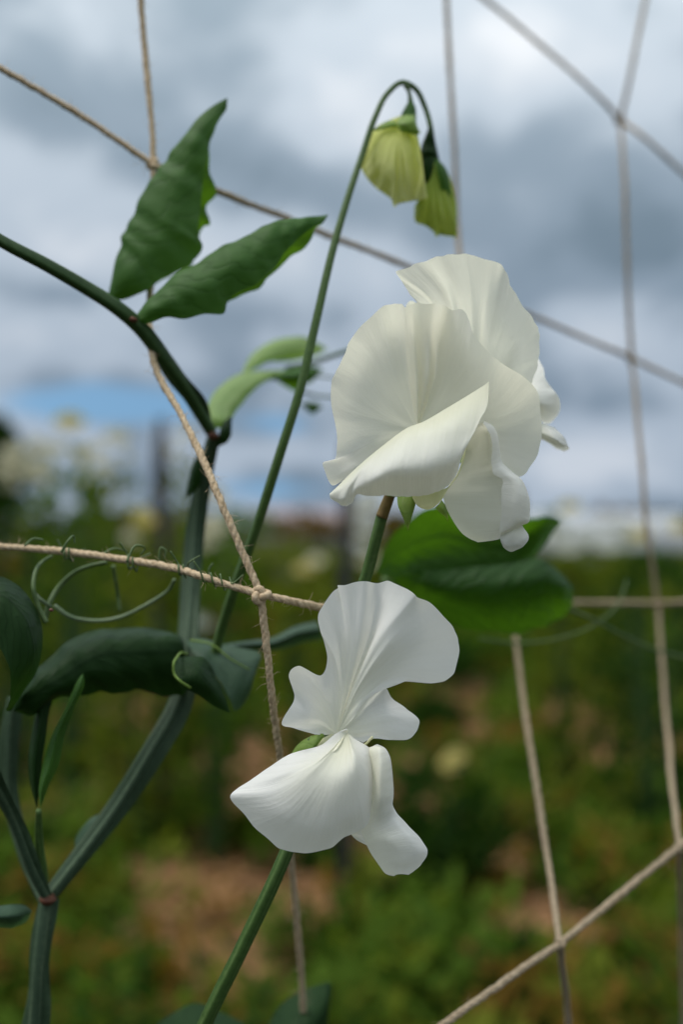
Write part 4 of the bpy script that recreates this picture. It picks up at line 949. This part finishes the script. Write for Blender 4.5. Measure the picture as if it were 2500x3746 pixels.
sheet('sepal', [[(1020, 860, 29), (1040, 960, 28), (1060, 1060, 28), (1080, 1170, 28.5)], [(1050, 870, 28.7), (1090, 960, 27.7), (1110, 1060, 27.7), (1120, 1160, 28.5)], [(1066, 880, 30), (1135, 970, 29.5), (1160, 1060, 29.5), (1190, 1250, 30)]], M['leaf'], bs, 4, 20, 20, .4, 3, 1, 67, .3, zc=33, zk=.5)

T1 = (730, 480, 29)
sheet('bud_petal', [[T1, (560, 600, 28), (400, 760, 28.2), (326, 880, 29.6)], [T1, (570, 640, 27.6), (430, 860, 27.6), (350, 990, 29.4)], [T1, (590, 680, 27.3), (480, 940, 27.2), (415, 1092, 29)], [T1, (620, 700, 27), (540, 1000, 26.8), (490, 1162, 28.4)], [T1, (640, 720, 26.9), (590, 1030, 26.6), (562, 1216, 28)], [T1, (660, 730, 26.8), (640, 1060, 26.5), (618, 1262, 27.6)], [T1, (675, 730, 26.8), (665, 1070, 26.9), (640, 1318, 27.6)],
 [T1, (690, 730, 26.8), (690, 1060, 26.4), (680, 1282, 27.4)], [T1, (710, 730, 26.8), (720, 1050, 26.9), (730, 1256, 27.4)], [T1, (740, 730, 26.9), (770, 1040, 26.5), (780, 1270, 27.4)], [T1, (770, 720, 27), (820, 1030, 27), (830, 1262, 27.6)], [T1, (800, 700, 27.4), (860, 1000, 27.4), (872, 1238, 27.8)]], M['bud'], bs, 4, 110, 50, .9, 6, 1.4, 63, .6, power=1.2, fine=.35, ff=2.2)
T2 = (1000, 840, 32)
sheet('bud_petal', [[T2, (940, 1050, 31.2), (880, 1220, 31.4), (832, 1330, 32.6)], [T2, (950, 1080, 31), (890, 1300, 31), (842, 1440, 32.2)], [T2, (970, 1100, 30.9), (920, 1340, 30.8), (880, 1492, 32)], [T2, (990, 1110, 30.8), (960, 1350, 30.9), (930, 1490, 31.8)], [T2, (1010, 1120, 30.8), (1000, 1370, 30.6), (985, 1512, 31.6)], [T2, (1030, 1120, 30.8), (1040, 1390, 30.8), (1040, 1596, 31.6)], [T2, (1050, 1120, 30.8), (1080, 1390, 30.6), (1090, 1560, 31.6)],
 [T2, (1070, 1110, 30.9), (1120, 1380, 30.9), (1140, 1582, 31.8)], [T2, (1090, 1100, 31), (1150, 1370, 30.8), (1185, 1580, 32)], [T2, (1110, 1090, 31.2), (1180, 1350, 31.2), (1226, 1616, 32.4)], [T2, (1120, 1080, 31.6), (1195, 1330, 31.8), (1232, 1480, 32.8)]], M['bud_green'], bs, 4, 110, 50, 1.0, 7, 1.5, 64, .7, power=1.0, fine=.4, ff=2.2)

# ------------------------------------------------------------------ vine at left
vine = thing('sweet_pea_vine', 'dark green sweet pea vine with paired leaves climbing the left of the net', 'vine', tuple(W('d', 90, 2400, 26)))
def winged(name, L, rad, wing_mm, mat, parent, n=90, wmat=None):
    """round stem with two thin flat wings along it"""
    rad = [q * .72 for q in rad]; wing_mm = [q * 1.45 + .35 for q in wing_mm]; wmat = wmat or M['stem_wing']
    P0 = pts('d', L); st = tube(name, P0, rad, mat, parent, n, 12)
    P = hermite(P0, n); T = np.gradient(P, axis=0); T /= np.linalg.norm(T, axis=1, keepdims=True)
    S = np.cross(T, fwd + np.array([.25, 0, .15])); S /= np.linalg.norm(S, axis=1, keepdims=True)
    rr = hermite(np.array(rad, float)[:, None], n); ww = hermite(np.array(wing_mm, float)[:, None], n)
    for sg in (-1, 1):
        u = np.linspace(0, 1, 8)
        wv = np.sin(np.linspace(0, 9, n) + sg)[:, None] * .25
        G = np.stack([P + S * sg * (rr * .6 + (ww + wv * ww) * q) / 1000 + fwd * (q * q * .0009) for q in u], 1)
        link('stem_wing', grid_mesh('stem_wing', G - wroot(st), False), wmat or mat, st)
    return st
winged('stem', [(72, 2420, 22), (80, 2340, 22), (92, 2190, 22), (110, 2060, 23)], [2.6, 2.5, 2.4, 2.6], [1.6, 1.6, 1.6, .9], M['stem_blue'], vine)
winged('stem', [(112, 2060, 23), (170, 1985, 24), (270, 1850, 26), (350, 1720, 27), (410, 1610, 29), (430, 1480, 32), (440, 1350, 36), (452, 1200, 38), (470, 1080, 36), (490, 995, 33)], [1.9, 1.8, 1.7, 1.7, 1.6, 1.5, 1.5, 1.5, 1.5, 1.8],
       [.6, 1.8, 2.2, 1.9, 1.6, 1.5, 1.4, 1.4, 1.3, .6], M['stem_blue'], vine, 140)
winged('stem', [(108, 2062, 22), (70, 1985, 20), (30, 1880, 18), (0, 1820, 16), (-60, 1720, 12)], [1.7, 1.6, 1.6, 1.6, 1.6], [.6, 1.4, 1.6, 1.6, 1.6], M['stem_blue'], vine)
winged('stem', [(100, 2070, 25), (60, 1980, 28), (25, 1860, 30), (20, 1720, 30), (30, 1600, 30)], [1.6, 1.6, 1.6, 1.6, 1.4], [.6, 1.5, 1.7, 1.7, 1.0], M['stem_blue'], vine)
tube('stem', pts('d', [(-80, 500, 14), (0, 552, 15), (110, 610, 17), (200, 662, 19), (260, 700, 20), (320, 750, 22), (385, 835, 25), (440, 915, 29), (485, 992, 33)]), [1.35, 1.35, 1.4, 1.45, 1.6, 1.75, 1.9, 2.0, 1.6], M['stem_dark'], vine, 90, 12, .1, 4)
winged('stem', [(340, 775, 23), (400, 855, 26), (450, 930, 30), (480, 985, 33)], [1.2, 1.4, 1.4, 1.2], [.4, 1.5, 1.6, .4], M['stem_dark'], vine, 40)
for (x, y, z, r) in [(110, 2062, 22.0, 2.3), (490, 1000, 32.0, 1.7), (248, 686, 23.5, 1.0), (306, 734, 20.6, 1.2), (118, 1400, 11, .6)]:
    P = np.array([W('d', x, y + r * 5, z), W('d', x, y, z), W('d', x + 2, y - r * 5, z)])
    tube('node', P, [r * .6, r, r * .6], M['red'], vine, 12, 12)
# the two upper leaves, folded along their ribs (front edge, rib, rear edge)
B0 = (148, 1248, 28)
lf1 = [
 [B0] * 5,
 [(240, 1250, 27), (200, 1210, 26), (160, 1180, 28), (210, 1200, 31), (250, 1235, 33)],
 [(312, 1222, 25), (240, 1150, 24), (180, 1080, 28), (260, 1160, 33), (335, 1205, 35)],
 [(400, 1180, 24), (310, 1050, 23), (212, 960, 28), (320, 1060, 34), (430, 1150, 37)],
 [(455, 1128, 24), (350, 980, 23), (235, 890, 28), (380, 1000, 35), (530, 1100, 38)],
 [(605, 1050, 24), (430, 920, 22.5), (262, 820, 28), (440, 930, 35), (625, 1055, 39)],
 [(690, 962, 24), (470, 840, 22.5), (295, 745, 28), (470, 850, 35), (660, 975, 39)],
 [(668, 880, 24), (490, 770, 22.5), (330, 680, 28), (500, 770, 35), (690, 850, 39)],
 [(672, 790, 24), (510, 700, 22.5), (370, 610, 28), (520, 700, 34), (738, 812, 37)],
 [(684, 690, 24.5), (540, 620, 23), (412, 545, 28), (560, 640, 33), (718, 720, 36)],
 [(692, 600, 25), (570, 540, 23.5), (452, 485, 28), (600, 570, 32), (768, 640, 34)],
 [(712, 480, 25), (610, 440, 24), (500, 415, 28), (620, 460, 31), (732, 520, 33)],
 [(725, 390, 26), (650, 355, 24.5), (560, 338, 28), (655, 370, 30), (724, 420, 31)],
 [(745, 310, 26), (690, 275, 25.5), (632, 253, 28), (692, 290, 29.5), (740, 330, 30)],
 [(785, 225, 27), (742, 205, 26.5), (700, 182, 28), (745, 210, 29), (782, 232, 29)],
 [(825, 160, 28), (800, 150, 27.5), (772, 125, 28), (800, 152, 28.5), (825, 164, 28.5)],
 [(836, 92, 28)] * 5]
sheet('leaf', lf1, M['leaf'], vine, 3, 110, 60, 1.5, 4.5, 1.6, 71, .4, power=.0, fine=.7, ff=2.1, zc=28)
B0 = (292, 1372, 22)
lf2 = [
 [B0] * 5,
 [(380, 1386, 20), (340, 1360, 20), (315, 1335, 22), (345, 1365, 25), (375, 1384, 27)],
 [(480, 1352, 19), (420, 1310, 18), (365, 1270, 22), (430, 1320, 27), (480, 1346, 30)],
 [(590, 1360, 18.5), (500, 1260, 17.5), (425, 1198, 22), (510, 1270, 28), (590, 1350, 31)],
 [(700, 1332, 18.5), (590, 1210, 17), (500, 1138, 22), (600, 1220, 29), (700, 1325, 32)],
 [(812, 1330, 18.5), (690, 1160, 17), (590, 1075, 22), (700, 1180, 29), (800, 1315, 32)],
 [(836, 1262, 18.5), (770, 1120, 17), (690, 1015, 22), (780, 1130, 29), (850, 1262, 32)],
 [(880, 1216, 19), (840, 1070, 17), (780, 962, 22), (850, 1090, 29), (900, 1225, 32)],
 [(985, 1170, 19), (910, 1030, 17.5), (870, 915, 22), (930, 1050, 28), (1022, 1185, 31)],
 [(1060, 1110, 19), (980, 985, 18), (960, 868, 22), (1000, 1000, 28), (1075, 1125, 31)],
 [(1110, 1062, 20), (1050, 950, 18.5), (1050, 825, 22.5), (1070, 970, 28), (1130, 1062, 31)],
 [(1160, 985, 21), (1130, 900, 20), (1130, 800, 23), (1150, 920, 28), (1195, 1015, 31)],
 [(1210, 930, 22), (1200, 860, 21), (1200, 785, 24), (1220, 880, 28), (1270, 960, 30)],
 [(1265, 880, 24), (1270, 830, 23), (1270, 776, 25), (1280, 840, 28), (1315, 890, 29)],
 [(1330, 835, 26), (1335, 805, 26), (1340, 770, 27), (1345, 810, 28), (1345, 838, 29)],
 [(1390, 800, 27), (1390, 785, 27), (1385, 768, 28), (1392, 785, 28.5), (1392, 800, 28.5)],
 [(1414, 762, 28)] * 5]
sheet('leaf', lf2, M['leaf'], vine, 3, 110, 60, 1.4, 4.5, 1.6, 73, .4, power=.0, fine=.7, ff=2.1, zc=22)
# pale young leaf and stipules rising from the upper node
sheet('leaf', [
 [(940, 570, 36)] * 4,
 [(918, 500, 38), (945, 515, 36), (980, 530, 36), (1005, 550, 39)],
 [(930, 430, 44), (965, 450, 41), (1000, 470, 41), (1035, 498, 44)],
 [(980, 370, 50), (1020, 385, 47), (1060, 405, 47), (1098, 422, 50)],
 [(1050, 325, 54), (1090, 340, 52), (1125, 352, 52), (1160, 365, 54)],
 [(1130, 310, 58), (1160, 320, 56), (1190, 328, 56), (1215, 340, 58)],
 [(1240, 305, 60), (1265, 308, 60), (1285, 310, 60), (1300, 315, 60)]], M['leaf_pale'], vine, 5, 60, 24, .5, 4, 1, 75, .3, power=.3)
sheet('leaf', [
 [(1068, 318, 56), (1074, 320, 56), (1080, 322, 56), (1086, 322, 56)],
 [(1085, 280, 58), (1105, 285, 57), (1125, 290, 57), (1145, 290, 58)],
 [(1110, 240, 60), (1140, 248, 58), (1165, 258, 58), (1190, 270, 60)],
 [(1160, 200, 62), (1185, 215, 60), (1215, 240, 60), (1245, 270, 62)],
 [(1220, 172, 64), (1245, 195, 62), (1270, 225, 62), (1295, 265, 64)],
 [(1290, 160, 65), (1310, 185, 64), (1330, 215, 64), (1345, 255, 65)],
 [(1360, 165, 66), (1380, 185, 66), (1395, 205, 66), (1405, 235, 66)],
 [(1450, 215, 67)] * 4], M['leaf_pale'], vine, 5, 60, 24, .6, 4, 1, 74, .4, power=.3)
sheet('leaf', [[(1170, 350, 58)] * 3, [(1230, 320, 58), (1240, 335, 57), (1245, 350, 58)], [(1300, 300, 60), (1310, 330, 58), (1310, 365, 60)], [(1370, 290, 62), (1375, 325, 60), (1370, 360, 62)], [(1430, 300, 64)] * 3], M['leaf'], vine, 5, 30, 20, .5, 4, 1, 72, .3, power=.3)
sheet('leaf', [[(1180, 345, 60)] * 3, [(1215, 350, 62), (1240, 325, 60), (1265, 300, 62)], [(1270, 385, 64), (1290, 350, 62), (1310, 305, 64)], [(1320, 400, 66), (1335, 350, 64), (1345, 310, 66)], [(1370, 330, 68)] * 3], M['leaf'], vine, 5, 30, 20, .4, 3, 1, 76, .2, power=.3)
tube('petiole', pts(5, [(1260, 300, 62), (1360, 280, 62), (1450, 250, 60), (1560, 215, 58)]), [.9, .9, .8, .8], M['stem'], vine, 30)
tube('tendril', pts(5, [(1340, 330, 64), (1420, 335, 64), (1500, 345, 64)]), [.45, .4, .4], M['tendril_pale'], vine, 24, 8)
tube('tendril', pts(5, [(1330, 400, 66), (1400, 420, 66), (1480, 425, 66)]), [.55, .5, .5], M['tendril_pale'], vine, 24, 8)
sheet('leaf', [[(1330, 455, 66)] * 3, [(1355, 448, 66), (1360, 465, 64), (1362, 490, 66)], [(1390, 448, 66), (1385, 475, 64), (1380, 500, 66)], [(1425, 470, 66)] * 3], M['leaf'], vine, 5, 20, 14, .3, 3, 1, 77, .1, power=.3)
sheet('stipule', [[(965, 645, 33)] * 3, [(966, 590, 33), (988, 605, 32), (1008, 620, 33)], [(985, 540, 33), (1005, 560, 32), (1022, 575, 33)], [(1022, 508, 33)] * 3], M['leaf_dark'], vine, 5, 20, 14, .3, 3, 1, 78, .1, power=.3)
sheet('stipule', [[(890, 640, 34)] * 3, [(845, 740, 35), (865, 745, 34), (890, 740, 34)], [(825, 830, 36), (850, 830, 35), (880, 820, 35)], [(820, 870, 37)] * 3], M['leaf_dark'], vine, 5, 24, 14, .3, 3, 1, 79, .1, power=.3)
# big dark leaves at the lower left (sheet 6)
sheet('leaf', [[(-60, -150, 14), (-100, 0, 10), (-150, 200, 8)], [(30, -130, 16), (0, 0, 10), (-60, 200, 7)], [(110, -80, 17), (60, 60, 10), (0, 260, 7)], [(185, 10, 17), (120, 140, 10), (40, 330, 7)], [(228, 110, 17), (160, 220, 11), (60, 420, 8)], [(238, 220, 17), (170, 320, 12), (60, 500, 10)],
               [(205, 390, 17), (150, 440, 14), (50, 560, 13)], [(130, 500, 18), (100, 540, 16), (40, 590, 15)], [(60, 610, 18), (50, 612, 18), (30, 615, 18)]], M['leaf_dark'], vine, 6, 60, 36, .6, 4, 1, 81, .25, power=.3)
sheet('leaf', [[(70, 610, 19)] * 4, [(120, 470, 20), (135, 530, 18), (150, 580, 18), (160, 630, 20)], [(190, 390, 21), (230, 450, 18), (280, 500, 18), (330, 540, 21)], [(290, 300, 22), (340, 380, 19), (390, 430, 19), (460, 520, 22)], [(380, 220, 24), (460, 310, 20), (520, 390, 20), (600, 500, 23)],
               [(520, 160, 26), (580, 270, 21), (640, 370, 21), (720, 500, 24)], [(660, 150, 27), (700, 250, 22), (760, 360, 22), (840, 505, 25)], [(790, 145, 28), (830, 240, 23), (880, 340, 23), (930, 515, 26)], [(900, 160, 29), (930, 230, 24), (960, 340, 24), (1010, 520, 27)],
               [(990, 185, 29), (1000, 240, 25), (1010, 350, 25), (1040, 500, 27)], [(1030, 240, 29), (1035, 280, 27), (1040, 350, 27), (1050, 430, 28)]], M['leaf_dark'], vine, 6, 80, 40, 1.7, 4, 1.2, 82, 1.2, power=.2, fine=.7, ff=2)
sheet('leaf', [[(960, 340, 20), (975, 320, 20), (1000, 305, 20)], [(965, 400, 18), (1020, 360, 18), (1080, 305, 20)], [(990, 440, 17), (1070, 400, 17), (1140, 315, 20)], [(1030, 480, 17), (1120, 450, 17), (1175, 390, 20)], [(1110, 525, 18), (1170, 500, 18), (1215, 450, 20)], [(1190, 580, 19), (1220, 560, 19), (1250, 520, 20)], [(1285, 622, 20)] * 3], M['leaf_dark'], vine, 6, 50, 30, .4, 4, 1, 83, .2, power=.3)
sheet('leaf', [[(1040, 220, 30), (1060, 260, 28), (1090, 300, 27)], [(1120, 205, 31), (1120, 270, 28), (1140, 320, 26)], [(1220, 230, 31), (1200, 300, 28), (1190, 400, 26)], [(1330, 255, 31), (1290, 340, 28), (1240, 470, 26)], [(1450, 290, 31), (1380, 380, 28), (1290, 560, 26)], [(1440, 350, 30), (1400, 420, 28), (1310, 605, 27)], [(1420, 400, 29), (1390, 500, 28), (1340, 590, 28)], [(1395, 500, 29), (1380, 530, 29), (1365, 560, 29)]], M['leaf_blue'], vine, 6, 50, 30, .7, 4, 1, 84, .2, power=.3)
tube('leaf_rib', pts(6, [(1060, 215, 27), (1180, 240, 26), (1270, 310, 25.5), (1390, 380, 26)]), [.3, .3, .3, .2], M['sepal'], vine, 24, 8)
tube('tendril', pts(6, [(1040, 290, 25), (985, 310, 18), (965, 350, 16.5), (968, 400, 16.5), (1000, 440, 16), (1060, 480, 16.5)]), [.35] * 6, M['sepal'], vine, 40, 8)
sheet('leaf', [[(1240, 240, 36), (1250, 250, 34), (1260, 265, 36)], [(1340, 225, 38), (1350, 240, 36), (1360, 268, 38)], [(1420, 215, 40), (1430, 235, 38), (1440, 275, 40)], [(1520, 200, 42), (1530, 225, 40), (1540, 272, 42)], [(1640, 140, 44), (1650, 175, 42), (1660, 235, 44)], [(1760, 110, 46), (1780, 150, 44), (1800, 210, 46)]], M['leaf_blue'], vine, 6, 30, 20, .3, 3, 1, 85, .1, power=.3)
# upright stipules and small stalk
for k, L in enumerate([[[(205, 1150, 19)] * 3, [(165, 1000, 20), (195, 1000, 18), (225, 1010, 19)], [(160, 850, 20), (200, 840, 18), (240, 850, 19)], [(190, 650, 21), (230, 640, 19), (270, 650, 20)], [(215, 520, 21), (245, 500, 20), (290, 520, 21)], [(240, 420, 22)] * 3],
                       [[(225, 1150, 18)] * 3, [(215, 1040, 18), (240, 1030, 16), (268, 1040, 18)], [(240, 900, 18), (280, 900, 16), (325, 905, 18)], [(290, 740, 18), (320, 740, 16), (355, 750, 18)], [(360, 600, 18), (390, 590, 16), (415, 590, 18)], [(430, 440, 18), (450, 450, 17), (472, 460, 18)], [(462, 398, 18)] * 3]]):
    sheet('stipule', L, M['leaf'] if k else M['leaf_dark'], vine, 6, 40, 20, .25, 3, 1, 86 + k, .1, power=.3)
tube('petiole', pts(6, [(215, 1160, 18.5), (215, 1290, 20), (225, 1420, 21), (245, 1560, 22)]), [.7, 1.3, 1.4, 1.2], M['stem'], vine, 24)
sheet('leaf', [[(-80, 1690, 16), (-80, 1750, 14), (-80, 1810, 16)], [(0, 1690, 17), (0, 1750, 15), (0, 1815, 17)], [(80, 1682, 18), (80, 1740, 16), (80, 1810, 18)], [(140, 1690, 20), (140, 1730, 18), (145, 1780, 20)], [(180, 1720, 21)] * 3], M['leaf_blue'], vine, 6, 30, 20, .4, 3, 1, 88, .1, power=.3)
sheet('leaf', [[(420, 1400, 27)] * 3, [(420, 1320, 28), (450, 1340, 27), (470, 1350, 26)], [(470, 1240, 28), (500, 1260, 27), (540, 1270, 26)], [(530, 1190, 28), (560, 1200, 27), (590, 1210, 26)], [(600, 1170, 27)] * 3], M['leaf_blue'], vine, 6, 24, 14, .3, 3, 1, 89, .1, power=.3)
# tendrils around the cord (sheet 5)
tube('tendril', pts(5, [(205, 1420, 6), (170, 1350, 6), (148, 1270, 6), (155, 1200, 7), (190, 1150, 9), (230, 1125, 10)], 11), [.65, .6, .55, .55, .5, .4], M['tendril'], vine, 50, 8)
tube('tendril', pts(5, [(200, 1400, 9), (215, 1345, 9), (255, 1270, 10), (320, 1205, 10), (400, 1170, 9), (470, 1155, 8)], 11), [.8, .75, .7, .65, .6, .5], M['tendril'], vine, 50, 8)
tube('tendril', pts(5, [(240, 1345, 11), (300, 1390, 11), (400, 1412, 12), (520, 1400, 12), (640, 1345, 12), (740, 1280, 12), (770, 1230, 10)], 11), [.6, .6, .6, .6, .6, .55, .45], M['tendril_pale'], vine, 60, 8)
tube('tendril', pts(5, [(500, 1170, 14), (510, 1230, 15), (520, 1300, 16), (530, 1370, 16)], 11), [.5, .5, .5, .45], M['tendril'], vine, 30, 8)
tube('tendril', pts(5, [(150, 1290, 8), (180, 1320, 8), (225, 1350, 9)], 11), [.5, .5, .5], M['tendril_pale'], vine, 20, 8)
def coil(c, dirv, turns, length, rad, r, mat, seed):
    """tendril wound round the left cord"""
    n = turns * 18; P = []
    for i in range(n):
        q = i / n; a = q * turns * 6.283 + seed; x = c[0] + dirv[0] * (q - .5) * length; y = c[1] + dirv[1] * (q - .5) * length
        P.append(W(5, x, y, c[2]) + upv * math.sin(a) * rad / 1000 * (1 + .25 * math.sin(a * 2.3)) + fwd * math.cos(a) * rad / 1000)
    a0 = P[0]; P.insert(0, a0 + upv * .0035 - rgt * .002); P.append(P[-1] + upv * .002 + rgt * .003)
    tube('tendril', np.array(P), [r, r, r * .7], mat, vine, n * 2, 6)
coil((300, 1118, 17.8), (1, .1), 2, 40, 1.5, .30, M['tendril'], 0)
coil((585, 1160, 15.8), (1, .14), 2, 45, 1.6, .30, M['tendril'], 1)
coil((810, 1190, 13.7), (1, .2), 2, 40, 1.5, .28, M['tendril'], 2)
coil((960, 1235, 11.7), (1, .3), 3, 130, 1.45, .25, M['tendril'], 3)
for L in [[(270, 1110, 5), (300, 1060, 5), (325, 1040, 6), (330, 1070, 6)], [(560, 1150, 6), (600, 1080, 7), (640, 1095, 8), (620, 1120, 8)], [(700, 1150, 8), (715, 1090, 8), (730, 1100, 8), (725, 1140, 8)], [(920, 1220, 8), (925, 1180, 8), (940, 1160, 8)], [(440, 1130, 8), (500, 1095, 9), (560, 1105, 10)], [(110, 1080, 7), (150, 1050, 8), (190, 1055, 8)]]:
    tube('tendril', pts(5, L, 9), [.35, .32, .28, .2][:len(L)], M['tendril'], vine, 30, 6)

# ------------------------------------------------------------------ shoot behind the flowers at right
sh = thing('sweet_pea_shoot', 'broad dark green leaf pair of a shoot behind the white flowers', 'leaf shoot', tuple(W('d', 1100, 1500, 45)))
sheet('leaf', [[(862, 1312, 47)] * 4, [(893, 1240, 44), (895, 1270, 45), (893, 1300, 46), (890, 1325, 46)], [(940, 1194, 42), (945, 1240, 46), (945, 1290, 48), (940, 1330, 46)], [(985, 1166, 42), (1010, 1230, 50), (1010, 1280, 51), (1010, 1325, 46)], [(1080, 1160, 46), (1080, 1230, 55), (1080, 1285, 54), (1080, 1318, 45)],
               [(1150, 1178, 50), (1150, 1235, 58), (1150, 1285, 55), (1145, 1315, 45)], [(1215, 1190, 52), (1205, 1235, 57), (1200, 1275, 54), (1195, 1305, 46)], [(1255, 1184, 53), (1240, 1218, 54), (1235, 1250, 52), (1230, 1275, 49)], [(1288, 1194, 52), (1286, 1200, 52), (1280, 1208, 52), (1274, 1218, 52)]], M['leaf_translucent'], sh, 'd', 90, 40, 1.3, 5, 1, 91, .6, power=.4, fine=.5, ff=2, zc=46, zk=.6)
sheet('leaf', [[(872, 1338, 45)] * 4, [(910, 1325, 42), (912, 1335, 43), (915, 1350, 45), (918, 1366, 47)], [(970, 1312, 39), (975, 1340, 39), (980, 1370, 43), (985, 1400, 48)], [(1040, 1306, 39), (1050, 1345, 37), (1055, 1395, 40), (1060, 1440, 44)], [(1110, 1298, 39), (1120, 1345, 36), (1125, 1400, 39), (1130, 1450, 44)],
               [(1180, 1292, 40), (1190, 1335, 36), (1190, 1395, 39), (1190, 1452, 44)], [(1235, 1280, 41), (1245, 1325, 37), (1245, 1385, 40), (1240, 1440, 44)], [(1285, 1312, 44), (1290, 1342, 41), (1290, 1382, 43), (1285, 1420, 48)], [(1316, 1345, 47), (1318, 1356, 46), (1317, 1370, 46), (1312, 1390, 48)]], M['leaf_translucent'], sh, 'd', 90, 40, 1.3, 5, 1, 92, .6, power=.4, fine=.5, ff=2, zc=46, zk=.6)
tube('petiole', pts('d', [(1015, 1560, 56), (1000, 1460, 52), (960, 1380, 48), (880, 1330, 43)]), [1.0, 1.0, 1.0, 1.2], M['stem'], sh, 24)
tube('tendril', pts('d', [(1300, 1395, 52), (1370, 1425, 58), (1440, 1462, 64), (1510, 1492, 68), (1620, 1520, 72)]), [.55, .55, .5, .5, .45], M['tendril'], sh, 50, 8)
tube('tendril', pts('d', [(1440, 1330, 66), (1420, 1385, 64), (1370, 1430, 62), (1280, 1465, 60), (1180, 1475, 58), (1100, 1465, 56)]), [.3, .35, .4, .4, .4, .35], M['tendril'], sh, 50, 8)

# leaves at the bottom edge
bl = thing('sweet_pea_leaf_tip', 'dark blue green leaf tips rising at the bottom edge beside the stalk', 'leaf', tuple(W('d', 560, 2480, 36)))
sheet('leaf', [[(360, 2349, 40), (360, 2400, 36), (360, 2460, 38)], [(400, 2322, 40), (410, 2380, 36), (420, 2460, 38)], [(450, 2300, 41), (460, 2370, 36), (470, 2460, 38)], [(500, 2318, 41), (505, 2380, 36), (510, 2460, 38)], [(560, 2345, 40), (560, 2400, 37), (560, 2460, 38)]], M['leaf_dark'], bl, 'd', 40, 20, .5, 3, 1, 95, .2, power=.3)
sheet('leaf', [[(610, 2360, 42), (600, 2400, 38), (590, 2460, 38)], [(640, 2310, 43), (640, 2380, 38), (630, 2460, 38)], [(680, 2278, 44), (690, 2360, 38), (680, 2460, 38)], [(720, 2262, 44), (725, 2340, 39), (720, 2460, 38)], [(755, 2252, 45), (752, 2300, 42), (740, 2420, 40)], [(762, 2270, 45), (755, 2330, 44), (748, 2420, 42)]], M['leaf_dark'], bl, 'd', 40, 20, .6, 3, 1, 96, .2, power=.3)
